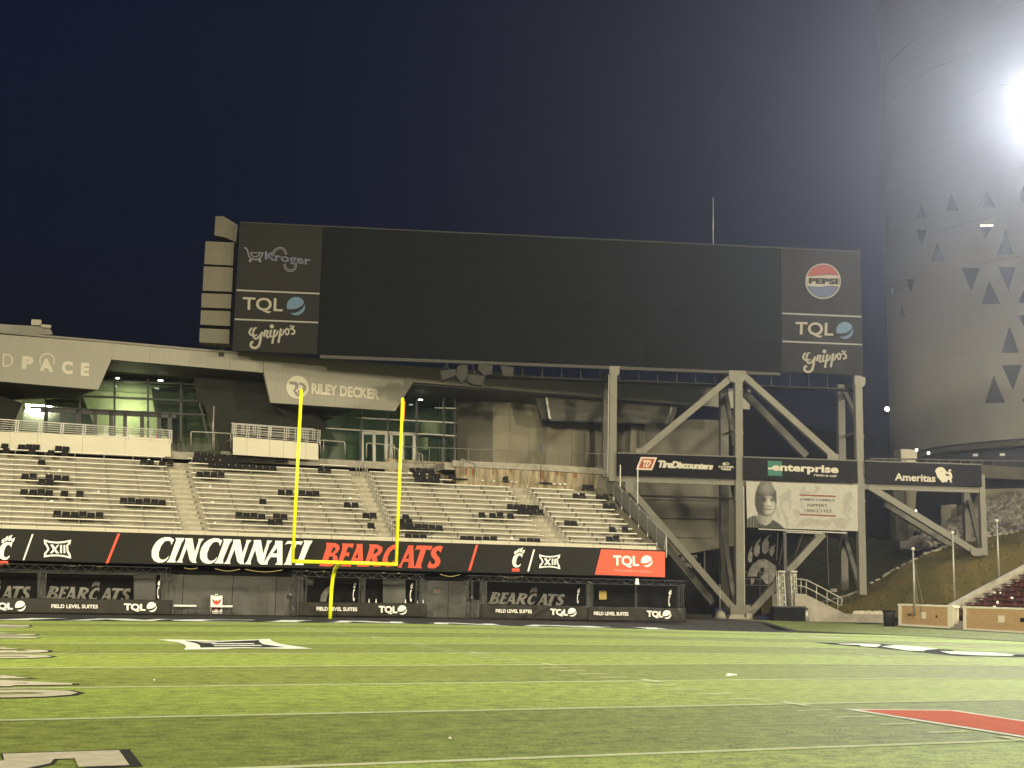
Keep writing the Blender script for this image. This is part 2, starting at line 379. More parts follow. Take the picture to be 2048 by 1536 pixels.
def decal(name, loops, m, up=UP, step=1.5, parent=field, split=True):
    """painted mark: loops in field metres, following the crown"""
    tri = tessellate_polygon([[Vector((x, y, 0)) for x, y in lp] for lp in loops])
    flat = [p for lp in loops for p in lp]; me = bpy.data.meshes.new(name)
    bm = bmesh.new(); vs = [bm.verts.new((x, y, 0)) for x, y in flat]
    for t in tri:
        try: bm.faces.new([vs[i] for i in t])
        except ValueError: pass
    if split:
        for _ in range(5):
            es = [e for e in bm.edges if e.calc_length() > step]
            if not es: break
            bmesh.ops.subdivide_edges(bm, edges=es, cuts=1, use_grid_fill=False)
            bmesh.ops.triangulate(bm, faces=bm.faces)
    for v in bm.verts: v.co.z = gz(v.co.x, v.co.y) + up
    for f in bm.faces:
        f.normal_update()
        if f.normal.z < 0: f.normal_flip()
    bm.to_mesh(me); bm.free(); return link(name, me, m, parent)
def gp(pts): return [tuple(GROUND.at(x, y)[:2]) for x, y in pts]
LW = .075
for n in range(0, 56, 5):
    y = -(10+n)*YD; x0, x1 = (-24.4, 24.4)
    decal('yard_line', [[(x0,y-LW),(x1,y-LW),(x1,y+LW),(x0,y+LW)]], M['line_white'])
    if n:
        for s in (-1, 1):
            X = 6.096*s; decal('hash_cross', [[(X-.08,y-.35),(X+.08,y-.35),(X+.08,y+.35),(X-.08,y+.35)]], M['line_white'], .010)
for n in range(1, 56):
    if n % 5 == 0: continue
    y = -(10+n)*YD
    for s in (-1, 1):
        a, b = sorted((6.096*s, 6.706*s)); decal('hash_mark', [[(a,y-.06),(b,y-.06),(b,y+.06),(a,y+.06)]], M['line_white'], split=False)
# numerals on the left side, read from the left touchline
def numeral(n, txt):
    y = -(10+n)*YD; XB, XT = -18.0, -16.15
    for ch, yc in ((txt[0], y+.98), (txt[1], y-.98)):
        vs, fs = text_tris(ch, bold=.05)
        for nm, m, g, up in (('numeral_outline', M['field_black'], .11, .005), ('numeral', M['numeral_white'], 0, .010)):
            mb = MB(); W = 1.30
            mb.v = [Vector((XB-g+(XT-XB+2*g)*v, yc+W/2+g-(W+2*g)*u, 0)) for u, v in vs]; mb.f = list(fs)
            for v in mb.v: v.z = gz(v.x, v.y)+up
            mb.build(nm, m, field)
    if n < 50:
        for nm, m, g, up in (('arrow_outline', M['field_black'], .14, .005), ('arrow', M['numeral_white'], 0, .010)):
            decal(nm, [[(-17.55-g,y+1.95-g*.5),(-16.75+g,y+1.95-g*.5),(-17.15,y+2.75+g)]], m, up)
for n, t in ((50,'50'),(40,'40'),(30,'30'),(20,'20'),(10,'10')): numeral(n, t)
# right numerals (far side): plain white blocks of figures, read from the right touchline
for n, t in ((20,'20'),(10,'10'),(30,'30')):
    y = -(10+n)*YD
    for ch, yc in ((t[0], y-.98), (t[1], y+.98)):
        vs, fs = text_tris(ch, bold=.05); mb = MB()
        mb.v = [Vector((18.0-1.85*v, yc-.65+1.3*u, 0)) for u, v in vs]; mb.f = list(fs)
        for v in mb.v: v.z = gz(v.x, v.y)+.010
        mb.build('numeral', M['numeral_white'], field)
# conference logo left of the goal
def c5(L, ox=300, oy=1220, s=5.12): return [(ox+x/s, oy+y/s) for x, y in L]
decal('field_logo_white', [gp(c5([(70,305),(230,305),(480,310),(720,320),(900,312),(1230,298),(1245,320),(1330,350),(1500,375),(1670,400),(1400,402),(1100,395),(900,395),(700,405),(345,410),(372,380),(350,355),(290,335)]))], M['field_white'], .010)
decal('field_logo_black', [gp(c5([(350,318),(520,328),(720,330),(900,322),(1115,312),(1125,335),(1160,355),(1380,385),(1150,390),(1000,385),(650,388),(515,390),(510,365),(470,345)]))], M['field_black'], .014)
for q in ([(620,348),(1060,347),(1075,356),(650,357)], [(650,370),(1140,366),(1145,374),(660,377)], [(480,335),(650,338),(700,345),(560,342)]):
    decal('field_logo_bar', [gp(c5(q))], M['field_white'], .018)
def c6(L): return c5(L, 1548, 1220, 4.096)
decal('far_logo_black', [gp(c6([(330,266),(500,270),(720,268),(900,280),(1100,297),(1250,315),(1450,326),(1480,334),(1400,344),(1550,343),(2000,364),(2120,372),(2120,388),(1900,384),(1500,378),(1200,348),(1000,328),(720,303),(500,287)]))], M['field_black'], .008)
for q in ([(505,278),(720,276),(850,282),(880,290),(840,306),(720,300),(700,288),(560,284)], [(880,300),(1000,290),(1180,302),(1350,320),(1240,330),(1230,340),(1100,335),(1000,320)], [(1360,340),(1500,342),(1800,352),(1975,368),(1940,379),(1700,375),(1450,362)]):
    decal('far_logo_white', [gp(c6(q))], M['field_white'], .012)
# red bar of the midfield emblem
def c7(L): return c5(L, 1548, 1376, 4.096)
o_ = gp(c7([(555,176),(700,176),(1480,184)])); e_ = gp(c7([(2048,268),(2048,418)])); f_ = gp(c7([(1600,345),(1100,262),(640,190)]))
def ext(p, q, k): return (p[0]+(q[0]-p[0])*k, p[1]+(q[1]-p[1])*k)
A, B, C2, D = gp(c7([(575,177)]))[0], gp(c7([(1470,186)]))[0], gp(c7([(2048,272)]))[0], gp(c7([(2048,413)]))[0]
E1, E2 = ext(B, C2, 2.2), ext(A, D, 1.7)
decal('emblem_bar_border', [[A, B, E1, E2]], M['field_white'], .010)
def offset_in(P, k):
    n = len(P); out = []; ar = sum(P[i][0]*P[(i+1)%n][1]-P[(i+1)%n][0]*P[i][1] for i in range(n)); sg = 1 if ar > 0 else -1; L = []
    for i in range(n):
        (x0, y0), (x1, y1) = P[i], P[(i+1)%n]; d = math.hypot(x1-x0, y1-y0); nx, ny = -(y1-y0)/d*sg, (x1-x0)/d*sg; L.append((x0+nx*k, y0+ny*k, x1-x0, y1-y0))
    for i in range(n):
        ax, ay, adx, ady = L[i-1]; bx, by, bdx, bdy = L[i]; den = adx*bdy-ady*bdx; t = ((bx-ax)*bdy-(by-ay)*bdx)/den; out.append((ax+adx*t, ay+ady*t))
    return out
decal('emblem_bar', [offset_in([A, B, E1, E2], .13)], M['field_red'], .014)
# end zone: black paint with big white letters, black border line down the side
decal('end_zone_paint', [[(-26,-9.12),(28.5,-9.12),(28.5,.3),(-26,.3)]], M['field_black'], .006, 3, apron_end)
decal('border_line', [[(28.6,-110),(29.2,-110),(29.2,4),(28.6,4)]], M['field_black'], .012, 4)
GL = {}   # heavy flared italic capitals traced from the stand banner (unit: px of a 300 px tall letter, y down)
GL['C'] = [[(360,180),(328,248),(318,205),(285,192),(240,205),(200,260),(170,340),(172,395),(195,428),(230,432),(265,415),(298,380),(285,415),(255,448),(215,466),(160,466),(115,445),(85,400),(82,330),(100,270),(140,210),(190,170),(250,150),(310,152)]]
GL['I'] = [[(378,160),(490,162),(475,195),(458,215),(380,405),(375,430),(380,465),(270,462),(295,430),(310,405),(378,215),(388,185)]]
GL['N'] = [[(497,165),(590,165),(618,335),(660,215),(665,190),(665,170),(730,172),(705,200),(690,225),(632,415),(630,445),(640,470),(590,468),(565,450),(550,425),(520,285),(465,420),(462,445),(468,467),(386,464),(410,440),(425,418),(500,215),(505,190)]]
GL['A'] = [[(1615,195),(1705,197),(1705,495),(1612,492),(1640,465),(1640,400),(1560,398),(1522,455),(1520,475),(1522,492),(1465,488),(1480,460),(1615,235)], [(1640,285),(1580,352),(1640,354)]]
GL['T'] = [[(1770,198),(1960,205),(1935,250),(1920,240),(1880,238),(1815,430),(1812,460),(1822,495),(1720,492),(1745,462),(1755,432),(1822,235),(1770,232),(1735,245)]]
def glyph_unit(ch):
    """glyph loops scaled to height 1 (y up), origin bottom left of its box; returns loops, width"""
    L = GL[ch]; xs = [p[0] for lp in L for p in lp]; ys = [p[1] for lp in L for p in lp]; h = max(ys)-min(ys); x0 = min(xs)
    return [[((x-x0)/h, (max(ys)-y)/h) for x, y in lp] for lp in L], (max(xs)-x0)/h
xpos = -21.5
for ch in 'CINCINNATI':
    lp, w = glyph_unit(ch); H = 5.6; k = 5.1
    decal('end_zone_letter', [[(xpos+x*k, -8.3+y*H) for x, y in l] for l in lp], M['field_white'], .012, 2, apron_end); xpos += (w-.14)*k
# scraps left on the turf
for i, (x, y, s, lb) in enumerate([(1457,1353,.06,'two crumpled white paper scraps lying on the turf in midfield'),(308,1361,.022,'tiny white scrap on the turf near the left numerals'),(900,1477,.018,'tiny white scrap on the near dark turf band')]):
    p = GROUND.at(x, y); mb = MB()
    for j in range(3 if i == 0 else 1):
        bm = bmesh.new(); bmesh.ops.create_icosphere(bm, subdivisions=2, radius=s*(1-.2*j)); k = len(mb.v)
        for v in bm.verts:
            v.co *= random.uniform(.7,1.15); v.co.z *= .6
        mb.add([v.co+p+Vector((j*.075,0,s*.5)) for v in bm.verts], [tuple(v.index for v in f.verts) for f in bm.faces]); bm.free()
    tag(mb.build('paper_scrap', M['litter']), lb, 'litter')

# ------------------------------------------------------------------ goal post
g0 = gz(0, 2.8); gp_ = empty('goal_post', (0, 2.8, g0), 'yellow goal post with curved gooseneck and two tall uprights', 'goal post')
zc = 3.05-.2857
MB().tube([(0,2.8,g0),(0,2.8,g0+1.0),(0,2.78,g0+1.6),(0,2.6,g0+2.25),(0,2.2,g0+2.75),(0,1.6,zc-.10),(0,.8,zc-.02),(0,.05,zc)], .10, 14).build('gooseneck', M['yellow'], gp_, True)
MB().tube([(-2.92,0,zc),(2.92,0,zc)], .10, 14).build('crossbar', M['yellow'], gp_, True)
for s in (-1, 1):
    up_ = MB().tube([(2.87*s,0,zc-.02),(2.87*s,0,zc+9.23)], .088, 12).build('upright', M['yellow'], gp_, True)
fl = MB().add([(2.9,0,zc+9.1),(3.05,.02,zc+9.05),(3.04,.05,zc+8.5),(3.02,.0,zc+7.95),(2.92,0,zc+7.95),(2.9,.03,zc+8.5)], [(0,1,2,5),(5,2,3,4)])
fl.add([v+Vector((0,.012,0)) for v in fl.v], [(5,2,1,0),(4,3,2,5)]); fl.build('wind_ribbon', M['orange'], gp_)
# ================================================================== BLEACHER STAND BEHIND THE GOAL
SA = -.107                                        # plan angle of the stand
def rowY(k): return 7.0+.8*k
def rowz(k): return 4.33+.338*k+.0018*k*k         # bench height of row k
def rowS(k, off=0.0): return Vert(rowY(k), SA, off)
def P3(k, X, dy, z): return Vector((X, rowY(k)+SA*X+dy, z))
NA = 16
aisle1 = lambda k: -6.85
aisle2 = lambda k: 4.35+.068*k
aisle3 = lambda k: 15.35+.075*k
edge = lambda k: 21.35+.065*k
XL = -30.0
stand = empty('bleacher_stand', (-6, 12, gz(-6, 12)), 'tall concrete bleacher stand with pale bench rows behind the goal post', 'bleachers')
def top_row(X):                                   # number of rows at a given place along the stand
    return 15 if X < 11.2 else 13
# concrete steps
for k in range(NA):
    for xa, xb in ((XL, aisle2(k)), (aisle2(k), 11.2), (11.2, edge(k)+.55)):
        if k >= top_row((xa+xb)/2)+1: continue
        zt = rowz(k)-.40; zb = rowz(k-1)-.40-.25 if k else 2.6
        b = [P3(k,xa,-.12,zb),P3(k,xb,-.12,zb),P3(k,xb,.72,zb),P3(k,xa,.72,zb)]; t = [P3(k,xa,-.12,zt),P3(k,xb,-.12,zt),P3(k,xb,.72,zt),P3(k,xa,.72,zt)]
        MB().hexa(b, t).build('concrete_step', M['riser'], stand)
# benches (one plank per row and block, with brackets)
BLOCK = [('leftmost block', lambda k: XL, lambda k: aisle1(k)-.72), ('block behind the goal post', lambda k: aisle1(k)+.75, lambda k: aisle2(k)-.70),
         ('block right of the goal post', lambda k: aisle2(k)+.72, lambda k: aisle3(k)-.78), ('rightmost block', lambda k: aisle3(k)+.72, lambda k: edge(k)-.1)]
def plank(k, xa, xb):
    mb = MB(); z = rowz(k); h = .055
    b = [P3(k,xa,.0,z-h),P3(k,xb,.0,z-h),P3(k,xb,.27,z-h),P3(k,xa,.27,z-h)]; t = [p+Vector((0,0,h)) for p in b]; mb.hexa(b, t)
    o = mb.build('bench', M['bench'], stand)
    mb = MB(); x = xa+.3
    while x < xb-.1:
        q = [P3(k,x-.03,.03,z-.40),P3(k,x+.03,.03,z-.40),P3(k,x+.03,.24,z-.40),P3(k,x-.03,.24,z-.40)]; mb.hexa(q, [p+Vector((0,0,.345)) for p in q]); x += 1.83
    tag(link('bench_brackets', mb.mesh(), M['bracket'], o), kind='stuff')
for k in range(NA):
    for bi, (nm, fa, fb) in enumerate(BLOCK):
        xa, xb = fa(k), fb(k)
        if bi == 0 and k > 15: continue
        if bi == 1 and k > 15: continue
        if bi == 1 and k >= 15:                      # platform stands in the middle of the upper rows
            plank(k, xa, -3.6)
            plank(k, 2.75, xb); continue
        if bi == 2:
            if k > 14: continue
            if k == 14: xb = 10.2
            if k == 13: xb = 11.6
        if bi == 3 and k > 12: continue
        if bi == 3 and k == 12: xb = 20.2
        plank(k, xa, xb)
# stairs in the aisles: small half steps, worn pale nosing
for ai, (af, kk) in enumerate(((aisle1,15),(aisle2,15),(aisle3,13))):
    for k in range(kk):
        x = af(k); mb = MB(); zt = rowz(k)-.40
        b = [P3(k,x-.55,-.42,zt-.35),P3(k,x+.55,-.42,zt-.35),P3(k,x+.55,-.10,zt-.35),P3(k,x-.55,-.10,zt-.35)]
        mb.hexa(b, [p+Vector((0,0,.35-.17)) for p in b]); mb.build('aisle_step', M['aisle'], stand)
# parapet in front of the first row
x = XL
while x < 21.2:
    xb = min(x+1.78, 21.25); z0 = 4.16; z1 = 4.44
    b = [P3(0,x,-.60,z0),P3(0,xb,-.60,z0),P3(0,xb,-.50,z0),P3(0,x,-.50,z0)]
    MB().hexa(b, [p+Vector((0,0,z1-z0+random.uniform(-.015,.015))) for p in b]).build('parapet_panel', M['platform'], stand); x += 1.81
b = [P3(0,XL,-.95,3.6),P3(0,21.6,-.95,3.6),P3(0,21.6,-.12,3.6),P3(0,XL,-.12,3.6)]
MB().hexa(b, [p+Vector((0,0,.33)) for p in b]).build('front_walkway', M['concrete'], stand)
# right-hand concrete stringer and the back of the structure
q = []
mb = MB()
for k in range(13):
    x = edge(k)+.05; zt = rowz(k)+.02; b = [P3(k,x,-.12,rowz(k)-.7),P3(k,x+.5,-.12,rowz(k)-.7),P3(k,x+.5,.68,rowz(k)-.7),P3(k,x,.68,rowz(k)-.7)]
    z1 = rowz(k+1)+.02
    mb.hexa(b, [P3(k,x,-.12,zt-.15),P3(k,x+.5,-.12,zt-.15),P3(k,x+.5,.68,z1-.15),P3(k,x,.68,z1-.15)])
mb.build('side_stringer', M['conc_wall'], stand)
RIB = Vert(6.0, SA)
# underside beam behind the banner (dark)
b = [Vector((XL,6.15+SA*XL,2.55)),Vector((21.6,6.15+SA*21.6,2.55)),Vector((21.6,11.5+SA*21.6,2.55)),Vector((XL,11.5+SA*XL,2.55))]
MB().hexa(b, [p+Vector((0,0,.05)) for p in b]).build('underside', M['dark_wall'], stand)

# concourse behind the top rows
CZ = 10.25
conc = tag(MB().hexa([P3(15,XL,.70,CZ-.5),P3(15,11.2,.70,CZ-.5),Vector((11.2,58,CZ-.5)),Vector((XL,58,CZ-.5))], [P3(15,XL,.70,CZ),P3(15,11.2,.70,CZ),Vector((11.2,58,CZ)),Vector((XL,58,CZ))]).build('concourse_floor', M['concrete']), kind='structure')
conc2 = tag(MB().hexa([P3(13,11.2,.45,CZ-.5),P3(13,22.6,.45,CZ-.5),Vector((24.5,46,CZ-.5)),Vector((11.2,46,CZ-.5))], [P3(13,11.2,.45,CZ),P3(13,22.6,.45,CZ),Vector((24.5,46,CZ)),Vector((11.2,46,CZ))]).build('upper_walkway', M['concrete']), kind='structure')
rw = empty('stained_wall', (14, 15.9, 11.2), 'rust-stained low concrete wall above the right bleacher rows', 'wall')
RW = Vert(rowY(13), SA, .30)
px_part('wall_face', [(912,930),(950,934),(1100,940),(1197,948),(1190,1003),(1100,993),(912,985)], RW, .3, M['rust_wall'], rw)
px_part('wall_cap', [(905,921),(1100,930),(1205,937),(1205,949),(1100,942),(905,933)], RW, .45, M['concrete'], rw, proud=.12)
px_part('end_face', [(770,917),(918,926),(918,965),(770,955)], Vert(rowY(15), SA, .74), .2, M['rust_wall'], rw)
for (x, y0, y1, w) in ((932,936,947,5),(947,937,948,6),(993,938,945,4),(1084,940,955,9),(1114,941,948,7),(1123,941,949,4),(1022,938,944,3),(1150,943,952,6),(986,938,946,3),(1066,939,946,2)):
    px_part('rust_stain', [(x-w*.6,y0),(x+w*.6,y0),(x+w*.5,y1),(x+w*.1,y1+6),(x-w*.1,y1+1),(x-w*.4,y1+4)], RW, .01, M['rust'], rw, proud=.012)

# ------------------------------------------------------------------ raised platforms with railings
def railing(name, surf, x0, x1, yt0, yt1, yb0, yb1, posts, bars, parent, m, pw=.05, double=True):
    """posts and horizontal bars on a vertical surface, ends given in pixels"""
    def L(a, b, x): return a+(b-a)*(x-x0)/(x1-x0)
    for x in posts:
        a, b = surf.at(x, L(yb0,yb1,x)), surf.at(x, L(yt0,yt1,x)); b.x, b.y = a.x, a.y
        mb = MB(); off = (-.07,.07) if double else (0,)
        for d in off: mb.beam(a+surf.r*d, b+surf.r*d, pw, up=surf.n)
        mb.build('post', m, parent)
    for i in range(bars):
        f = i/(bars-1) if bars > 1 else 0; a = surf.at(x0, yt0+(yb0-yt0)*f*.84); b = surf.at(x1, yt1+(yb1-yt1)*f*.84)
        MB().beam(a, b, .05 if i == 0 else .028, up=surf.n).build('rail', m, parent)
PL1 = Vert(rowY(15), SA, .42)
pl = empty('viewing_platform', PL1.at(170, 905), 'long cream viewing platform with metal railing above the leftmost bleachers', 'platform')
for xa, xb in ((-40,20),(20,75),(75,165),(165,250),(250,342)):
    f = lambda x: 866+.041*(x-75)+ (0 if x < 0 else .0)
    g = lambda x: 897+.049*(x-0)
    px_part('wall_panel', [(xa,f(xa)),(xb-.4,f(xb)),(xb-.4,g(xb)),(xa,g(xa))], PL1, .25, M['platform'], pl)
b0, b1 = PL1.at(-40,861), PL1.at(342,877)
MB().hexa([b0+Vector((0,.1,-.1)),b1+Vector((0,.1,-.1)),b1+Vector((0,3.2,-.1)),b0+Vector((0,3.2,-.1))],[b0+Vector((0,.1,-.02)),b1+Vector((0,.1,-.02)),b1+Vector((0,3.2,-.02)),b0+Vector((0,3.2,-.02))]).build('platform_deck', M['concrete'], pl)
railing('r', PL1, -40, 345, 836, 861, 862, 887, [-8,33,79,123,167,211,255,300,340], 6, pl, M['galv'])
PL2 = Vert(rowY(15), SA, -.1)
p2 = empty('camera_platform', PL2.at(550, 918), 'boxy cream platform with metal railing in the middle bleacher block', 'platform')
for xa, xb in ((466,494),(494,539),(539,567),(567,612),(612,637)):
    f = lambda x: 873+.083*(x-466); g = lambda x: 909+.065*(x-466)
    px_part('wall_panel', [(xa,f(xa)),(xb-.35,f(xb)),(xb-.35,g(xb)),(xa,g(xa))], PL2, .25, M['platform'], p2)
b0, b1 = PL2.at(466,874), PL2.at(637,888)
MB().hexa([b0+Vector((0,.1,-.12)),b1+Vector((0,.1,-.12)),b1+Vector((0,2.6,-.12)),b0+Vector((0,2.6,-.12))],[b0+Vector((0,.1,-.03)),b1+Vector((0,.1,-.03)),b1+Vector((0,2.6,-.03)),b0+Vector((0,2.6,-.03))]).build('platform_deck', M['concrete'], p2)
railing('r', PL2, 464, 641, 848, 861, 875, 889, [469,495,517,538,570,592,613,637], 6, p2, M['galv'])
PL2b = Vert(rowY(15), SA, 2.4)
railing('r', PL2b, 462, 628, 846, 858, 868, 880, [466,485,508,540,575,605,627], 4, p2, M['galv'])
# tubular guard rails along the top of the stand
def hoop(name, surf, x0, x1, yt0, yt1, yb0, yb1, label, mid=None, rr=.045, cat='guard rail', m=None):
    o = empty(name, surf.at((x0+x1)/2, (yb0+yb1)/2), label, cat, )
    a0, a1, t0, t1 = surf.at(x0,yb0), surf.at(x1,yb1), surf.at(x0,yt0), surf.at(x1,yt1)
    r = .12; d = (t1-t0).normalized(); u = Vector((0,0,1))
    pts = [a0, t0-u*r, t0-u*r*.3+d*r*.3, t0+d*r, t1-d*r, t1-d*r*.3-u*r*.3, t1-u*r, a1]
    MB().tube(pts, rr, 8).build('frame_tube', m or M['galv'], o, True)
    for x in (mid or []):
        f = (x-x0)/(x1-x0); MB().tube([surf.at(x, yb0+(yb1-yb0)*f), surf.at(x, yt0+(yt1-yt0)*f)], rr*.8, 8).build('post', m or M['galv'], o, True)
    return o
T15 = Vert(rowY(15), SA, .75)
hoop('guard_rail', T15, 382, 462, 863, 867, 893, 897, 'tubular guard rail left of the boxy cream platform', [428])
hoop('guard_rail', T15, 641, 690, 880, 884, 906, 909, 'tubular guard rail right of the boxy cream platform', [647])
hoop('guard_rail', T15, 733, 770, 886, 889, 914, 917, 'square tubular guard rail at the top of the middle stairs')
hoop('guard_rail', T15, 775, 789, 888, 890, 916, 918, 'narrow tubular rail right of the square guard rail', [782])
hoop('guard_rail', T15, 783, 797, 894, 898, 917, 919, 'short sloping handrail beside the narrow tubular rail')
hoop('guard_rail', Vert(rowY(14), SA, .6), 830, 845, 905, 908, 929, 932, 'small arched handrail behind the right upright', [838], .035)
hoop('guard_rail', Vert(rowY(13), SA, .1), 922, 953, 918, 928, 948, 953, 'sloping handrail at the left end of the stained wall', [928], .035)
hoop('guard_rail', Vert(rowY(13), SA, .1), 1046, 1055, 940, 946, 966, 968, 'thin handrail loop at the top of the right stairs', None, .03)
px = [(344,862),(344,888)]
# handrails down the middle and right stairs
for nm, af, ks, lb in (('stair_handrail', aisle2, range(0,15,1), 'zigzag row of metal handrails down the middle stairs'), ('stair_handrail', aisle3, range(0,12,1), 'row of metal handrails down the right stairs'), ):
    o = empty(nm, P3(0, af(0)+.3, 0, rowz(0)-.4), lb, 'handrail')
    for k in ks:
        xo = af(k)+(.42 if af is aisle2 else .3); z = rowz(k)-.40
        a = P3(k,xo,0,z); b = a+Vector((0,0,.82)); c_ = P3(k,xo,.62,z+.82+.22)
        MB().tube([a, b-Vector((0,0,.05)), b+Vector((0,.04,.0)), c_, c_-Vector((0,0,.75))], .026, 6).build('handrail_bay', M['rail_pale'], o, True)
    if af is aisle2:
        a, b = P3(14, af(14)-.1, .4, rowz(14)-.4), P3(14, af(14)-.1, .4, rowz(14)+.75)
        for d in (0, .22): MB().tube([a+Vector((d,0,0)), b+Vector((d,0,0)), b+Vector((d+.05,-.25,-.1)), b+Vector((d+.06,-.3,-.6))], .03, 8).build('end_loop', M['galv'], o, True)
# left stairs: low pale centre nosing strip of worn paint
# mesh fence panels along the right edge of the stand
fe = empty('mesh_fence', P3(6, edge(6)+.6, 0, rowz(6)), 'grey panel fence running down the right edge of the bleachers', 'fence')
MF = mat('mesh_panel', (.20,.20,.185), .5, metal=.3, var=.1, scale=3)
ks = [0,1.9,3.8,5.7,7.6,9.5,11.4,13.2]
def FE(k, h): return Vector((edge(k)+.85, rowY(k)+SA*(edge(k)+.85)-.1, rowz(k)-.30+h))
for a, b in zip(ks, ks[1:]):
    A0, B0, A1, B1 = FE(a+.06,.12), FE(b-.06,.12), FE(a+.06,1.12), FE(b-.06,1.12)
    t = Vector((.03,0,0)); MB().hexa([A0,B0,B0+t,A0+t],[A1,B1,B1+t,A1+t]).build('mesh_panel', MF, fe)
for k in ks: MB().beam(FE(k,-.25), FE(k,1.18), .06).build('fence_post', M['galv'], fe)
MB().beam(FE(0,1.18), FE(13.2,1.18), .06).build('top_rail', M['galv'], fe)
MB().beam(FE(0,1.18), RIB.at(1327,1110), .06).build('end_stay', M['galv'], fe)
MB().beam(P3(0,13.8,-.45,4.62), P3(0,21.3,-.45,4.62), .05).build('front_rail', M['galv'], fe)

# railing on the upper walkway above the stained wall
ur = empty('walkway_railing', RW.at(1000, 935), 'thin metal railing on the walkway above the stained wall', 'railing')
URS = Vert(rowY(13), SA, .6)
for x in list(range(806, 1215, 26)):
    f = (x-800)/400; a = URS.at(x, 925+14*f); b = URS.at(x, 893+15*f); b.x, b.y = a.x, a.y
    MB().beam(a, b, .04).build('post', M['steel_back'], ur)
for f0, f1 in ((893,908),(925,938)):
    MB().beam(URS.at(800,f0), URS.at(1215,f1), .05).build('rail', M['steel_back'], ur)
# thin flag/antenna poles
pp = empty('thin_pole', T15.at(425, 893), 'thin bare pole standing left of the boxy cream platform', 'pole'); MB().tube([T15.at(424.5,896), T15.at(428,812)], .05, 8).build('pole_shaft', M['galv'], pp, True)
pp = empty('thin_pole', RW.at(1082, 965), 'thin bare pole standing in front of the stained wall', 'pole'); a = Vert(rowY(12), SA, .6).at(1081.5,968); b = a.copy(); b.z = Vert(rowY(12), SA, .6).at(1081.5,890).z; MB().tube([a,b], .035, 8).build('pole_shaft', M['steel_back'], pp, True)
MB().box(b-Vector((.09,.05,.5)), b+Vector((.09,.05,.02))).build('pole_box', M['dark_metal'], pp)

# ------------------------------------------------------------------ clip-on black seats left on the benches (pixel centre and base line of each)
def cs(L, ox, oy, s): return [(ox+x/s, oy+y/s) for x, y in L]
SE = []
SE += cs([(60,262),(85,330),(305,300),(395,302),(500,305),(465,335),(850,318),(950,322),(740,352),(945,375),(605,492),(360,708),(478,712),(712,725),(835,732),(950,738),(605,800),(712,806),(345,945),(475,952),(590,957),(710,962),(935,980),(1160,988),(825,1292),(960,1297),(1080,1302),(1200,1307),(1325,1310),(1450,1313)], 0, 860, 7.3125)
SE += cs([(395,487),(495,490),(660,498),(765,504),(1180,660),(1275,664),(1380,668),(1480,672),(115,1042),(215,1046),(310,1050),(410,1054),(535,1060),(640,1066)], 230, 860, 6.983)
SE += cs([(1145,388),(1238,392),(1335,398),(1430,402),(1520,408),(1610,412),(1125,462),(1215,468),(1305,472),(1395,478),(1485,482),(1575,486),(1650,490),(1345,535),(1435,540),(1525,545),(1615,550),(1330,325),(1420,330),(1510,334),(1600,338)], 230, 860, 6.983)
SE += cs([(100,430),(205,436),(300,440),(580,448),(40,552),(145,556),(240,560),(335,562),(430,564),(525,568),(1275,606),(1365,610),(720,905),(830,910),(1010,918),(1100,922),(1205,926),(460,1032),(125,1243),(230,1247),(330,1250),(420,1254),(650,1262),(740,1266),(580,1326),(675,1330)], 460, 860, 6.983)
SE += cs([(40,1003),(145,1008),(300,1160),(395,1164),(370,1300),(945,545),(1035,556),(1120,560),(1200,564),(1000,612),(1080,616),(1210,622),(1300,628),(1020,672),(1090,676),(1180,680),(1260,684),(1495,632),(1580,636),(1655,640),(858,1164),(800,1232),(870,1236),(825,1324),(920,1328),(1010,1330),(1100,1333),(1205,1337),(1310,1341),(890,1462),(1000,1466),(1090,1470)], 690, 870, 6.983)
SE += cs([(640,604),(1150,640),(1215,644),(710,978),(805,982),(885,986),(965,988),(1045,992),(855,1048),(940,1052),(1015,1056),(1100,1060),(315,1088),(465,1093),(570,1097),(715,1103),(60,1480),(160,1484),(270,1488),(375,1490),(480,1494),(890,1516),(990,1518),(1085,1520)], 920, 880, 6.98)
SE += cs([(360,606),(440,608),(235,775),(305,778),(560,790),(635,793),(655,915),(730,918),(120,1133),(200,1136),(745,1238),(925,1243),(705,1368),(785,1372)], 1120, 890, 6.98)
def make_seat():
    root = empty('clip_on_chair', (0,0,0))
    mb = MB(); w = .21
    prof = [(-.03,.12),(.0,.26),(.03,.40)]
    L = [Vector((-w,.20+y,z)) for y, z in prof]; Rt = [Vector((w,.20+y,z)) for y, z in prof]
    for i in range(2):
        mb.hexa([L[i],Rt[i],Rt[i]+Vector((0,.035,0)),L[i]+Vector((0,.035,0))],[L[i+1],Rt[i+1],Rt[i+1]+Vector((0,.035,0)),L[i+1]+Vector((0,.035,0))])
    back = mb.mesh('backrest'); mb = MB()
    mb.box((-.215,-.16,.05),(.215,.21,.105)); pad = mb.mesh('seat_pad'); mb = MB()
    for s in (-1,1):
        mb.box((s*.16-.02,-.10,0),(s*.16+.02,-.07,.05)); mb.box((s*.16-.02,.14,0),(s*.16+.02,.17,.05)); mb.box((s*.2-.012,.16,.05),(s*.2+.012,.20,.30))
    fr = mb.mesh('seat_frame')
    return root, [('backrest', back), ('seat_pad', pad), ('seat_frame', fr)]
proto, pm = make_seat(); bpy.data.objects.remove(proto)
for _, me in pm: me.materials.append(M['seat_black'])
placed = {}
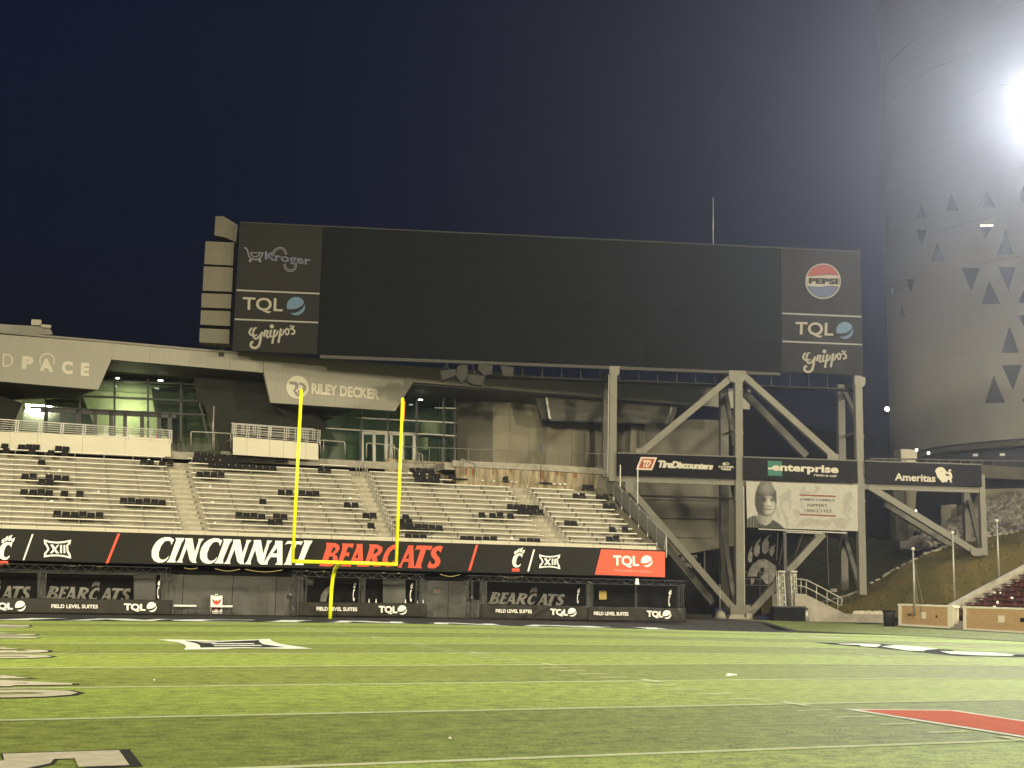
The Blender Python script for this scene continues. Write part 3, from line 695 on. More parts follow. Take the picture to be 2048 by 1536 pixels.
for (x, y) in SE:
    best = None
    for k in range(16):
        p = rowS(k, .12).at(x, y); dz = abs(p.z-rowz(k))
        if best is None or dz < best[0]: best = (dz, k, p)
    _, k, p = best; X = p.x
    bi = 0 if X < aisle1(k) else 1 if X < aisle2(k) else 2 if X < aisle3(k) else 3
    placed.setdefault((bi, k), []).append(X)
for (bi, k), xs in sorted(placed.items()):
    xs.sort()
    for i in range(1, len(xs)):
        if xs[i]-xs[i-1] < .45: xs[i] = xs[i-1]+.45
    for i, X in enumerate(xs):
        where = f'{ORD[k]} bleacher row, {BLOCK[bi][0]}'
        lb = f'only black clip-on chair, {where}' if len(xs) == 1 else f'leftmost black clip-on chair, {where}' if i == 0 else f'rightmost black clip-on chair, {where}' if i == len(xs)-1 else f'{ORD[i]} black clip-on chair from left, {where}'
        o = empty('clip_on_chair', P3(k, X, .14, rowz(k)+.001), lb, 'chair', 'black clip-on chairs left on the bleachers')
        o.rotation_euler = (0, 0, math.atan(SA)+random.uniform(-.05,.05))
        tilt = random.uniform(-.12,.12)
        for nm, me in pm:
            c = bpy.data.objects.new(nm, me); col.objects.link(c); c.parent = o
            if nm == 'seat_frame': c['kind'] = 'stuff'
            if nm == 'backrest': c.rotation_euler = (random.uniform(-.10,.18), 0, 0)
# litter on the benches
LI = [(97,953),(197,987),(420,977),(425,1008),(119,938),(1013,998),(965,963),(988,965),(1023,967),(1032,967),(1108,970),(1120,972),(1130,972),(640,1010),(1157,985),(700,1000),(853,955),(300,905),(820,930),(430,1042),(103,1000),(717,1076),(1024,1077)]
lit = {}
for i, (x, y) in enumerate(LI):
    best = min(range(15), key=lambda k: abs(rowS(k,.1).at(x,y).z-rowz(k)-.05)); p = rowS(best,.1).at(x,y)
    bi = 0 if p.x < aisle1(best) else 1 if p.x < aisle2(best) else 2 if p.x < aisle3(best) else 3
    lit.setdefault((bi, best), []).append((p.x, i, p))
for (bi, k), L in sorted(lit.items()):
    L.sort(key=lambda t: t[0])
    for j, (X, i, p) in enumerate(L):
        h = .14 if i in (0,1,2,5) else .07; p.z = rowz(k)+.001; w = .05 if h > .1 else random.uniform(.06,.14)
        mb = MB().tube([p, p+Vector((0,0,h*.5)), p+Vector((random.uniform(-.02,.02),0,h))], w*.8, 7, w)
        lb = f'white paper litter, {ORD[k]} bleacher row, {BLOCK[bi][0]}' if len(L) == 1 else f'{ORD[j]} white paper litter from left, {ORD[k]} bleacher row, {BLOCK[bi][0]}'
        tag(mb.build('litter_cup' if h > .1 else 'paper_litter', M['litter']), lb, 'litter', 'paper litter left on the bleachers')

# ================================================================== PRINTED BANNER ALONG THE STAND FRONT
rb = empty('stand_banner', RIB.pt(0, 2.5), 'long black printed banner along the front of the bleachers', 'banner')
def ribtop(x): return 1057.6+.0285*x if x < 480 else 1071.3+.0313*(x-480) if x < 880 else 1083.8+.041*(x-880)
segs = [(-17.8-12*1,-17.8+0),(-17.8,-4.6),(-4.6,7.2),(7.2,18.6)]
for xa, xb in segs:
    b = [RIB.pt(xa+.004,2.50),RIB.pt(xb-.004,2.50),RIB.pt(xb-.004,2.50)+RIB.n*.12,RIB.pt(xa+.004,2.50)+RIB.n*.12]
    MB().hexa(b, [p+Vector((0,0,1.72)) for p in b]).build('banner_panel', M['ribbon'], rb)
xr = RIB.at(1330,1130).x
TQ = Vert(6.0, SA, -.015)
b = [RIB.pt(18.6,2.50),RIB.pt(xr,2.50),RIB.pt(xr,2.50)+RIB.n*.12,RIB.pt(18.6,2.50)+RIB.n*.12]
MB().hexa(b, [p+Vector((0,0,1.70)) for p in b]).build('banner_panel', M['ribbon'], rb)
px_part('red_panel', [(1202,1098.5),(1329.5,1103.5),(1329.5,1154.5),(1189.5,1149)], RIB, .02, M['red_panel'], rb, proud=.03)
def TG(L): return [[(290+x/6.206, 1050+y/6.206) for x, y in lp] for lp in L]
def shift(L, dx, dy): return [[(x+dx, y+dy) for x, y in lp] for lp in L]
WD = [('C',0,0),('I',0,0),('N',0,0),('C',600,14),('I',592,14),('N',592,16),('N',848,22),('A',0,0),('T',0,0),('I',1590,32)]
for ch, dx, dy in WD:
    px_part('letter', TG(shift(GL[ch], dx, dy)), RIB, .03, M['letter_white'], rb, proud=.03)
# second word: traced on the crop (x-440)*4.267,(y-860)*4.267
def T2(L): return [[(440+x/4.267, 860+y/4.267) for x, y in lp] for lp in L]
W2 = [
 [[(905,962),(985,965),(1018,985),(1020,1015),(1000,1045),(975,1060),(1000,1078),(1005,1105),(990,1140),(960,1158),(925,1165),(845,1160),(870,1120),(905,1010),(910,985)],[(965,1000),(945,1048),(962,1048),(985,1020),(985,1005)],[(935,1075),(915,1128),(940,1128),(962,1105),(965,1082)]],
 [[(1040,968),(1145,970),(1128,1012),(1115,1000),(1092,998),(1075,1046),(1105,1046),(1098,1082),(1085,1075),(1065,1075),(1045,1130),(1075,1130),(1100,1110),(1080,1165),(985,1160),(1010,1120),(1042,1020),(1045,990)]],
 [[(1165,972),(1215,972),(1222,1165),(1165,1165),(1175,1145),(1175,1118),(1135,1118),(1115,1150),(1120,1165),(1085,1165),(1110,1130),(1165,1000)],[(1178,1045),(1150,1092),(1178,1092)]],
 [[(1270,975),(1345,978),(1385,1000),(1385,1035),(1360,1065),(1335,1080),(1345,1125),(1370,1165),(1310,1165),(1298,1125),(1290,1085),(1268,1140),(1275,1165),(1215,1165),(1238,1130),(1272,1020),(1278,995)],[(1325,1008),(1305,1055),(1325,1055),(1348,1035),(1348,1015)]],
 [[(1520,985),(1505,1045),(1495,1020),(1478,1015),(1452,1040),(1432,1085),(1430,1120),(1445,1135),(1465,1130),(1490,1105),(1480,1140),(1455,1165),(1420,1170),(1392,1150),(1385,1110),(1400,1060),(1430,1010),(1470,982),(1500,978)]],
 [[(1605,984),(1648,985),(1655,1178),(1598,1176),(1608,1155),(1608,1125),(1568,1124),(1550,1155),(1552,1175),(1515,1172),(1540,1140),(1598,1010)],[(1610,1052),(1582,1098),(1610,1098)]],
 [[(1680,985),(1815,990),(1795,1030),(1782,1022),(1758,1020),(1718,1140),(1715,1160),(1722,1180),(1650,1178),(1668,1155),(1675,1135),(1712,1020),(1680,1018),(1662,1030)]],
 [[(1900,995),(1882,1050),(1870,1030),(1852,1028),(1842,1045),(1850,1065),(1875,1095),(1882,1125),(1865,1160),(1825,1182),(1785,1180),(1768,1165),(1790,1115),(1800,1140),(1820,1148),(1838,1130),(1828,1105),(1805,1080),(1798,1050),(1815,1010),(1850,990),(1880,988)]],
]
for L in W2: px_part('letter', T2(L), RIB, .03, M['letter_red'], rb, proud=.03)
for x0, y0, x1, y1, w, m in ((238,1067,214,1126.5,4.5,'letter_red'),(954,1089.5,938.5,1141,4,'letter_red'),(65.5,1068,47,1120,2.6,'letter_white'),(1068,1099,1056,1143,2.6,'letter_white')):
    px_part('slash', [(x0-w/2*1.2,y0),(x0+w/2*1.2,y0+.2),(x1+w/2*1.2,y1+.2),(x1-w/2*1.2,y1)], RIB, .03, M[m], rb, proud=.03)
def paw(ox, oy, s, parent, surf, mw, mr, bar=True, sub=True):
    """emblem: C with four claws above and a bar below; unit = px of crop [1000,1070] 6.02 px per px"""
    f = lambda L: [(ox+x*s, oy+y*s) for x, y in L]
    Cc = [(275,225),(262,272),(250,250),(232,245),(212,262),(196,300),(190,340),(198,362),(215,368),(235,358),(250,345),(242,370),(222,388),(190,392),(162,378),(146,345),(148,300),(165,255),(195,228),(235,220)]
    px_part('emblem_letter', f(Cc), surf, .03, mw, parent, proud=.03)
    for L in ([(170,230),(172,205),(185,190),(202,185),(195,200),(200,215),(190,228)], [(203,212),(206,185),(220,168),(238,160),(230,178),(228,200),(218,213)], [(234,208),(236,178),(252,160),(278,152),(265,170),(266,192),(252,208)], [(264,218),(266,198),(282,184),(304,178),(292,192),(292,208),(280,220)]):
        px_part('emblem_claw', f(L), surf, .03, mw, parent, proud=.03)
    if bar: px_part('emblem_bar', f([(146,400),(234,402),(234,440),(138,440)]), surf, .03, mr, parent, proud=.03)
paw(1000, 1070, 1/6.02, rb, RIB, M['letter_white'], M['letter_red'])
paw(-32.5, 1038, 1.26/6.02, rb, RIB, M['letter_white'], M['letter_red'])
def xii(ox, oy, s, parent, surf, m):
    f = lambda L: [(ox+x*s, oy+y*s) for x, y in L]
    O = [(470,232),(530,250),(595,255),(660,250),(724,236),(716,275),(695,290),(700,340),(718,370),(724,412),(660,395),(595,388),(530,390),(470,400),(475,360),(505,325),(490,290),(475,275)]
    I = [(492,255),(530,266),(595,271),(660,266),(700,256),(697,270),(680,284),(682,345),(700,378),(704,390),(660,380),(595,373),(530,375),(490,380),(494,365),(524,325),(506,285),(495,270)]
    px_part('badge_frame', [f(O), f(I)], surf, .03, m, parent, proud=.03)
    for L in ([(530,282),(556,280),(575,310),(600,282),(612,282),(582,325),(612,362),(586,362),(568,340),(548,362),(528,360),(556,325)],):
        px_part('badge_figure', f(L), surf, .03, m, parent, proud=.035)
    for L in ([(622,284),(640,284),(640,360),(622,360)], [(654,286),(670,286),(670,360),(654,360)]):
        px_part('badge_figure', f(L), surf, .03, m, parent, proud=.035)
xii(1000, 1070, 1/6.02, rb, RIB, M['letter_white'])
xii(-14, 1028.5, 1.30/6.02, rb, RIB, M['letter_white'])
def ball(cx, cy, r, surf, m, parent, tilt=0, thick=.03, proud=.03):
    """globe cut by a slanting white swoosh"""
    rot = lambda L: [(cx+(x*math.cos(R(tilt))-y*math.sin(R(tilt)))*r, cy+(x*math.sin(R(tilt))+y*math.cos(R(tilt)))*r) for x, y in L]
    top = [(math.cos(R(a)), math.sin(R(a))) for a in range(-200, -28, 8)]
    up = top + [(.80,-.25),(.55,.02),(.15,.25),(-.35,.34),(-.85,.32)]
    dn = [(.97,-.22),(1.0,.1),(.9,.45),(.68,.74),(.35,.94),(0,1.0),(-.35,.92),(-.62,.76),(-.1,.72),(.35,.55),(.7,.25)]
    px_part('logo_ball_top', rot(up), surf, thick, m, parent, proud=proud); px_part('logo_ball_swoosh', rot(dn), surf, thick, m, parent, proud=proud)
text_px('letters', 'TQL', [(1226,1134.5),(1278,1136),(1277,1112),(1226,1110.5)], TQ, M['letter_white'], rb, bold=.03, proud=.04)
ball(1293, 1122.5, 11.5, TQ, M['letter_white'], rb, proud=.04)
text_px('letters', 'TOTAL QUALITY LOGISTICS', [(1227,1143),(1305,1146.5),(1305,1142),(1227,1138.5)], TQ, M['sign_pink'], rb, bold=.01, proud=.04)
# festoon cables under the banner
for i, (xa, xb) in enumerate(((0,25),(130,160),(185,215),(368,395),(430,480),(490,565),(612,650),(765,800),(880,920),(1000,1045))):
    S_ = Vert(6.0, SA, -.05); y = 1126.5+.0245*xa if xa < 900 else 1126+.0255*xa
    pts = [S_.at(xa+(xb-xa)*t/8, y+(xb-xa)*.021*t/8+4.5*math.sin(math.pi*t/8)*(.5 if xb-xa < 40 else 1)) for t in range(9)]
    MB().tube(pts, .018, 5).build('festoon_cable', mat('cable', (.42,.36,.14), .6) if i == 0 else bpy.data.materials['cable'], rb, True)
# ================================================================== FIELD LEVEL SUITES UNDER THE STAND
BAN = Vert(5.35, SA)                 # front of the suites
BW = Vert(7.9, SA)                  # back wall
BKW = Vert(7.75, SA)                  # dark printed backdrops inside the suites
wl = empty('undercroft_wall', BW.pt(0, gz(0,10)), 'grey panelled wall behind the suites under the bleachers', 'wall')
xs = [-31,-27,-23,-19,-14,-9.9,-7.3,-4.5,-2.0,.6,3.2,5.9,8.4,10.5,13.2,16,18.8,21.6]
for i, (xa, xb) in enumerate(zip(xs, xs[1:])):
    b = [BW.pt(xa+.015,-.5),BW.pt(xb-.015,-.5),BW.pt(xb-.015,-.5)+BW.n*.15,BW.pt(xa+.015,-.5)+BW.n*.15]
    MB().hexa(b, [p+Vector((0,0,2.55)) for p in b]).build('wall_panel', M['grey_wall'], wl)
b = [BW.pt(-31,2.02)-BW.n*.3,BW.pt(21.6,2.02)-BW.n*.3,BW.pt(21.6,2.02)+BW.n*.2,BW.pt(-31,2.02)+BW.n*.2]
MB().hexa(b, [p+Vector((0,0,.6)) for p in b]).build('shade_strip', M['dark_wall'], wl)  # near-black strip puts the banner's shade along the wall top
px_part('notice', rect(866,1178,880,1187), BW, .01, M['letter_grey'], wl, proud=.02)
text_px('notice_text', 'STADIUM', [(867,1182),(879,1182),(879,1179.5),(867,1179.5)], BW, M['letter_red'], wl, proud=.03, thick=.005)

def truss_line(mb, a, b, h, d, axis):
    """box truss: four chords and zigzag between a and b; h along 'up' axis vectors"""
    a, b = Vector(a), Vector(b); u, n = axis; L = (b-a).length; k = max(2, int(L/.38))
    for su in (0, 1):
        for sn in (0, 1): mb.tube([a+u*h*su+n*d*sn, b+u*h*su+n*d*sn], .024, 5)
    for i in range(k):
        p = a+(b-a)*(i/k); q = a+(b-a)*((i+1)/k); f = i % 2
        mb.tube([p+u*h*f, q+u*h*(1-f)], .013, 4, caps=False)
        mb.tube([p+u*h*f+n*d, q+u*h*(1-f)+n*d], .013, 4, caps=False)
        mb.tube([p+n*d*f, q+n*d*(1-f)], .013, 4, caps=False)
def suite(nm, label, xs_px, base_y, xpost):
    """xs_px: left and right end; posts at pixel columns"""
    xa, xb = BAN.at(xs_px[0], 1200).x, BAN.at(xs_px[1], 1200).x; z0 = gz((xa+xb)/2, 5); zt = 2.30
    o = empty(nm, BAN.pt((xa+xb)/2, z0), label, 'hospitality suite')
    r, n, u = BAN.r, BAN.n, Vector((0,0,1)); H, D = .30, .30
    mb = MB(); truss_line(mb, BAN.pt(xa, zt-H), BAN.pt(xb, zt-H), H, D, (u, n)); mb.build('top_truss', M['truss'], o)
    for p in xpost:
        X = BAN.at(p, 1200).x; mb = MB(); truss_line(mb, BAN.pt(X-.15, z0), BAN.pt(X-.15, zt-H), .30, D, (r, n)); mb.build('truss_post', M['truss'], o)
    for X in (xa+.1, xb-.1):
        mb = MB(); truss_line(mb, BAN.pt(X, zt-H)+n*.3, BAN.pt(X, zt-H)+n*2.1, H, .22, (u, r)); mb.build('side_truss', M['truss'], o)
    return o, xa, xb, z0, zt
S1, xa, xb, z0, zt = suite('field_suite', 'left truss-framed suite with a pale grey partition beside the white benches', (-170,333), 1228, (-165,-30,82,324))
def backdrop(o, p0, p1, y0, y1, m='dark_wall', surf=BKW, nm='backdrop', th=.06): return px_part(nm, [(p0,y0),(p1,y0+(p1-p0)*.02),(p1,y1+(p1-p0)*.02),(p0,y1)], surf, th, M[m], o)
backdrop(S1, -150, 74, 1142, 1216); backdrop(S1, 92, 268, 1147, 1222); backdrop(S1, 313, 321, 1150, 1224)
backdrop(S1, 267.5, 311, 1152, 1221, 'grey_wall', Vert(7.4, SA), 'partition')
def bearcats(o, p0, p1, y0, y1, surf):   # the pale printed word, same traced capitals
    X0, X1, Y0, Y1 = 845, 1900, 962, 1182
    f = lambda L: [[(p0+(x-X0)/(X1-X0)*(p1-p0), y0+(y-Y0-(x-X0)*.018)/(Y1-Y0-18)*(y1-y0)+(x-X0)/(X1-X0)*(p1-p0)*.022) for x, y in lp] for lp in L]
    for L in W2: px_part('letter', f(L), surf, .012, M['letter_grey'], o, proud=.012)
    cx = p0+(p1-p0)*.56
    for i in range(4):
        x = cx+i*(p1-p0)*.022; y = y0-2+(p1-p0)*.011-(0,2,2.5,1)[i]
        px_part('claw', [(x-2,y+1.5),(x-1,y-3.5),(x+2.6,y-8),(x+2.2,y-2),(x+.6,y+1.8)], surf, .012, M['letter_grey'], o, proud=.012)
bearcats(S1, 89, 262, 1172, 1200, BKW); bearcats(S1, -105, 62, 1168, 1197, BKW)
def small_paw(o, cx, cy, h, surf, w=.42, m='letter_grey'):
    s = h/245; paw(cx-225*s*w, cy-270*s, s, o, surf, M[m], M[m], False) if w == 1 else None
def narrow_paw(o, cx, y0, y1, surf):     # emblem seen almost edge on
    h = y1-y0; C = [(2,.34),(2.6,.42),(.6,.40),(-1,.55),(-1.2,.75),(-.2,.86),(1.6,.80),(1,.95),(-.8,1),(-2.6,.88),(-3,.65),(-2.2,.45),(-.6,.33)]
    px_part('emblem', [(cx+x*h/42*.9, y0+y*h) for x, y in C], surf, .012, M['letter_white'], o, proud=.012)
    for i in range(4): px_part('claw', [(cx-1.6+i*1.15,y0+h*.28),(cx-1.2+i*1.15,y0+h*(.12-.03*i)),(cx+.2+i*1.2,y0+h*(.04-.02*i)),(cx-.4+i*1.15,y0+h*.27)], surf, .012, M['letter_white'], o, proud=.012)
narrow_paw(S1, 317, 1160, 1198, Vert(7.4, SA))
S2, xa, xb, z0, zt = suite('field_suite', 'truss-framed suite right behind the foot of the goal post', (583,846), 1233, (589,607,724,838))
backdrop(S2, 612, 722, 1150, 1207); backdrop(S2, 731, 766, 1154, 1208); backdrop(S2, 812, 838, 1156, 1209); backdrop(S2, 766, 811, 1157, 1208, 'grey_wall', Vert(7.4, SA), 'partition')
backdrop(S2, 588, 606, 1150, 1215, 'dark_metal', Vert(6.6, SA), 'side_screen')
px_part('emblem', [(640,1203),(642,1190),(650,1178),(658,1172),(663,1170),(661,1180),(655,1190),(652,1203)], BKW, .012, M['letter_grey'], S2, proud=.012)
px_part('grey_card', rect(611,1158,627,1171), BKW, .012, M['grey_wall'], S2, proud=.012)
narrow_paw(S2, 708, 1166, 1203, Vert(7.5, SA)); narrow_paw(S2, 822, 1167, 1204, Vert(7.5, SA))
S3, xa, xb, z0, zt = suite('field_suite', 'right truss-framed suite with a yellow square under the red sign', (936,1371), 1243, (940,967,1181,1363))
backdrop(S3, 975, 1172, 1156, 1208); backdrop(S3, 1185, 1270, 1164, 1212); backdrop(S3, 1276, 1356, 1164, 1213)
backdrop(S3, 938, 961, 1156, 1200, 'sign_black', Vert(6.6, SA), 'side_screen')
bearcats(S3, 975, 1130, 1184, 1208, BKW)
narrow_paw(S3, 1156, 1177, 1207, Vert(7.5, SA)); narrow_paw(S3, 1339, 1180, 1213, Vert(7.5, SA))
px_part('yellow_square', rect(1198,1181,1213,1199), Vert(7.5, SA), .02, mat('ochre', (.34,.25,.07), .8), S3, proud=.02)
MB().tube([Vert(5.2,SA).at(1274,1157), Vert(5.2,SA).at(1274,1169)], .09, 8, .15).build('lamp_hood', M['letter_white'], S3)
# waist-high printed banners along the suite fronts
BN = Vert(5.0, SA)
def front_banner(label, x0, x1, yt0, yt1, yb0, yb1, txts, folds=()):
    a = BN.at(x0, yb0); o = empty('suite_banner', a, label, 'banner')
    X0, X1 = BN.at(x0, yb0).x, BN.at(x1, yb1).x; zt0, zt1 = BN.at(x0, yt0).z, BN.at(x1, yt1).z; zb0, zb1 = BN.at(x0, yb0).z, BN.at(x1, yb1).z
    mb = MB(); nx, nz = 46, 10
    for j in range(nz+1):
        for i in range(nx+1):
            f, g = i/nx, j/nz; X = X0+(X1-X0)*f; z = (zb0+(zb1-zb0)*f)*(1-g)+(zt0+(zt1-zt0)*f)*g
            w = .02*math.sin(X*5.1+z*2)+.014*math.sin(X*11.3-z*5)
            for (fc, sl, am) in folds:
                d = (f-fc)-(1-g)*sl; w -= am*math.exp(-(d/.022)**2)
            mb.v.append(BN.pt(X, z)+BN.n*(w*min(1, 3*g)))
    for j in range(nz):
        for i in range(nx): k = j*(nx+1)+i; mb.f.append((k,k+1,k+nx+2,k+nx+1))
    c = mb.build('banner_cloth', M['banner'], o, True); sm = c.modifiers.new('t', 'SOLIDIFY'); sm.thickness = .02; sm.offset = 1
    for kind, q in txts:
        if kind == 'F': text_px('letters', 'FIELD LEVEL SUITES', q, BN, M['letter_white'], o, bold=.022, proud=.075, thick=.02)
        elif kind == 'T': text_px('letters', 'TQL', q, BN, M['letter_white'], o, bold=.045, proud=.075, thick=.02)
        else: ball(*q, BN, M['letter_white'], o, thick=.02, proud=.075)
front_banner('black suite banner at far left, cut by the picture edge', -170, 343, 1193, 1200, 1224, 1230, [('F',para(103,196,1216,1217,7.5)),('T',[(248,1222.5),(291,1224),(291,1208),(248,1206.5)]),('B',(303.5,1214,10)),('T',[(-18,1220.5),(26,1221.5),(26,1205.5),(-18,1204.5)]),('B',(41,1212,10.5))])
front_banner('black suite banner crossed by the goal post', 597, 854, 1204, 1206.5, 1232, 1234, [('F',para(633,714,1221,1222.5,7.5)),('T',[(757,1227.5),(794,1229),(794,1212.5),(757,1211.5)]),('B',(804,1220,9.3))], ((.07,.12,.05),(.17,.10,.03)))
front_banner('creased black suite banner left of the rightmost banner', 962, 1176, 1208.5, 1213, 1238, 1241, [('F',para(991,1063,1225,1226.5,7)),('T',[(1100,1231.5),(1135,1233.5),(1135,1219),(1100,1217)]),('B',(1143.5,1224.5,8.6))], ((.5,-.14,.06),(.62,-.2,.07),(.80,-.18,.07),(.45,-.1,.04)))
front_banner('rightmost black suite banner below the red sign', 1177, 1372, 1213, 1217, 1241.5, 1244, [('F',para(1187,1256,1230,1231.5,7)),('T',[(1293,1235.5),(1325,1237),(1325,1222.5),(1293,1221)]),('B',(1333,1229,8.6))], ((.55,.13,.04),(.9,.1,.06),(.8,.1,.04)))
# white benches, A-board and camera tripods
def white_bench(x0, x1, y, yb, label):
    S = Vert(7.2, SA); a, b = S.at(x0,y), S.at(x1,y+.3); zb = gz(a.x, 6); o = empty('team_bench', (a+b)/2*1.0-Vector((0,0,(a.z+b.z)/2-zb)), label, 'bench')
    MB().hexa([a-Vector((0,.2,.10)),b-Vector((0,.2,.10)),b+Vector((0,.2,-.10)),a+Vector((0,.2,-.10))],[a-Vector((0,.2,0)),b-Vector((0,.2,0)),b+Vector((0,.2,0)),a+Vector((0,.2,0))]).build('seat_plank', M['white_paint'], o)
    for f in (.06,.66,.95):
        p = a+(b-a)*f; MB().beam((p.x,p.y-.15,zb),(p.x,p.y,p.z-.1),.04).build('leg', M['dark_metal'], o); MB().beam((p.x,p.y+.15,zb),(p.x,p.y,p.z-.1),.04).build('leg', M['dark_metal'], o)
    MB().beam((a.x,a.y,zb+.14),(b.x,b.y,zb+.14),.03).build('stretcher', M['dark_metal'], o)
white_bench(348, 392, 1209.5, 1227, 'long white bench just right of the leftmost suite banner'); white_bench(421, 464, 1210.5, 1229, 'long white bench in front of the small poster board')
S = Vert(7.6, SA); ab = empty('poster_board', S.at(433,1228), 'small white poster board with red crest behind a white bench', 'sign')
px_part('board', [(421.5,1190.5),(427,1190.8),(429,1192.5),(437.5,1192.5),(440,1191),(445,1191.3),(444.5,1227.5),(421,1227)], S, .05, M['white_paint'], ab)
px_part('crest', [(425,1198),(430,1202),(433,1200),(436,1202),(441,1198.5),(438,1208),(433,1210),(428,1208)], S, .01, M['letter_red'], ab, proud=.012)
px_part('crest_wing', [(424,1197),(429,1204),(428,1207),(425,1202)], S, .01, M['poster_ink'], ab, proud=.014)
px_part('crest_wing', [(442,1197.5),(438,1204),(438.5,1207),(441.5,1202)], S, .01, M['poster_ink'], ab, proud=.014)
px_part('print_bottom', [(422.5,1214),(443,1214.5),(443,1217),(438,1222),(432,1217),(427,1223),(422.5,1217)], S, .01, M['logo_red'], ab, proud=.012)
MB().tube([S.at(430,1191), S.at(431,1189), S.at(434,1188.5), S.at(436,1191)], .03, 6).build('handle', M['white_paint'], ab)
def camera_tripod(x, yb, label):
    S = Vert(5.7, SA); p = S.at(x, yb); p.z = gz(p.x, 5); o = empty('camera_tripod', p, label, 'tripod')
    MB().tube([p+Vector((0,0,.75)), p+Vector((0,0,1.0))], .05, 8).build('column', M['dark_metal'], o)
    for a in (80,200,320): MB().tube([p+Vector((.34*math.cos(R(a)),.34*math.sin(R(a)),0)), p+Vector((0,0,.8))], .028, 6).build('leg', M['dark_metal'], o)
    MB().obox(p+Vector((0,0,1.10)), BN.r, Vector((0,0,1)), BN.n, .3, .2, .4).build('camera_body', M['plastic_black'], o)
    MB().obox(p+Vector((.04,-.05,1.24)), BN.r, Vector((0,0,1)), BN.n, .14, .09, .12).build('viewfinder', M['galv'], o)
camera_tripod(578, 1230, 'dark camera tripod at the left end of the goal post suite'); camera_tripod(941, 1237, 'dark camera tripod at the left end of the right suite')
for i, (x, y) in enumerate(((738,1203),(752,1203),(811,1204),(835,1206),(846,1205))):
    S = Vert(5.9, SA); p = S.at(x, y); tag(MB().tube([p-Vector((0,0,.12)), p+Vector((0,0,.04)), p+Vector((0,0,.07)), p+Vector((0,0,.16))], .045, 8, .022).build('bottle', M['litter']), f'{ORD[i]} white bottle from the left on the goal post suite counter', 'bottle', 'white bottles on the suite counter')
ct = empty('suite_counter', Vert(5.9,SA).at(790,1234), 'dark counter behind the goal post suite banner', 'counter')
a, b = Vert(5.9,SA).at(728,1207), Vert(5.9,SA).at(850,1210); zz = min(a.z,b.z)-.0
MB().hexa([a-Vector((0,.2,.05)),b-Vector((0,.2,.05)),b+Vector((0,.3,-.05)),a+Vector((0,.3,-.05))],[a-Vector((0,.2,0)),b-Vector((0,.2,0)),b+Vector((0,.3,0)),a+Vector((0,.3,0))]).build('counter_top', M['dark_metal'], ct)
for q in (a,b): MB().beam((q.x,q.y,gz(q.x,5.5)),(q.x,q.y,q.z-.05),.06).build('leg', M['dark_metal'], ct)
# ================================================================== PAVILION WITH THE LONG CANOPY ABOVE THE CONCOURSE
FA = -.05
FS = Vert(23.2, FA)                              # canopy fascia
pav = empty('stadium_pavilion', (0, 30, CZ), 'grey pavilion with a long angular canopy above the concourse', 'building')
FB = [(-60,658),(0,664),(200,681),(400,699),(640,718),(880,737.5),(1000,747),(1130,757),(1200,762.5),(1290,769),(1420,777),(1500,781)]
def ftop(x):
    for (a, ya), (b, yb) in zip(FB, FB[1:]):
        if a <= x <= b: return ya+(yb-ya)*(x-a)/(b-a)
    return FB[-1][1]
# fascia bands between the folded sign panels
def band(xs, yb, nm='fascia_panel', m='fascia', th=.35):
    for xa, xb in zip(xs, xs[1:]):
        px_part(nm, [(xa,ftop(xa)+3),(xb-.3,ftop(xb)+3),(xb-.3,yb(xb)),(xa,yb(xa))], FS, th, M[m], pav)
band([222,300,380,460,527], lambda x: 719+.086*(x-222))
band([826,880,960,1040,1118,1200,1290,1400,1500], lambda x: 764+.0815*(x-826))
for xa, xb in ((-60,60),(60,170),(170,280),(280,390),(390,500),(500,610),(610,720),(720,830),(830,940),(940,1060),(1060,1180),(1180,1300),(1300,1400),(1400,1500)):
    px_part('fascia_cap', [(xa,ftop(xa)-1),(xb-.2,ftop(xb)-1),(xb-.2,ftop(xb)+3),(xa,ftop(xa)+3)], FS, .6, M['fascia_cap'], pav, proud=.12)
px_part('sign_panel', [(-60,661+3),(222.5,683.5+3),(222.5,719.5),(196,779.5),(-60,758)], FS, .5, M['fascia'], pav, proud=.05)
px_part('sign_panel', [(527,709.5+3),(826.5,733.5+3),(826.5,764.5),(790,822),(541,805.5),(527.5,745)], FS, .5, M['fascia'], pav, proud=.05)
text_px('letter', 'D', [(4.5,733.5),(26,735.5),(27,709.5),(6,707.5)], FS, M['letter_cream'], pav, proud=.09, thick=.04)
for ch, q in (('P',[(43,738),(66.5,740),(67.5,714),(45,712)]),('A',[(79,742),(107,745),(106,719),(80,716)]),('C',[(123,748),(145,750),(146,724),(124,721)]),('E',[(161,751.5),(178,753),(179,727),(162,725.5)])):
    text_px('letter', ch, q, FS, M['letter_cream'], pav, proud=.09, thick=.04, bold=.06)
px_part('letter_arc', stroke(ell(94,722.5,14.5,14.5,20,150,390), 2.6), FS, .04, M['letter_cream'], pav, proud=.10)
RO, RI = ell(594.5,775,22.5,23,32), None
px_part('round_logo', RO, FS, .04, M['letter_cream'], pav, proud=.09)
px_part('logo_letter', [(577,763),(592,764),(597,770),(595,778),(590,780),(599,793),(592,792),(586,782),(590,775),(589,770),(580,769)], FS, .03, M['fascia_cap'], pav, proud=.11)
px_part('logo_letter', [[(597,765),(606,767),(612,773),(612,780),(606,786),(600,787),(598,791),(595,780),(601,781),(606,777),(604,771),(599,770)]], FS, .03, M['fascia_cap'], pav, proud=.11)
text_px('letters', 'RILEY DECKER', [(622.5,788),(758,800),(758,778),(622.5,766)], FS, M['letter_cream'], pav, proud=.09, thick=.04, bold=.045)
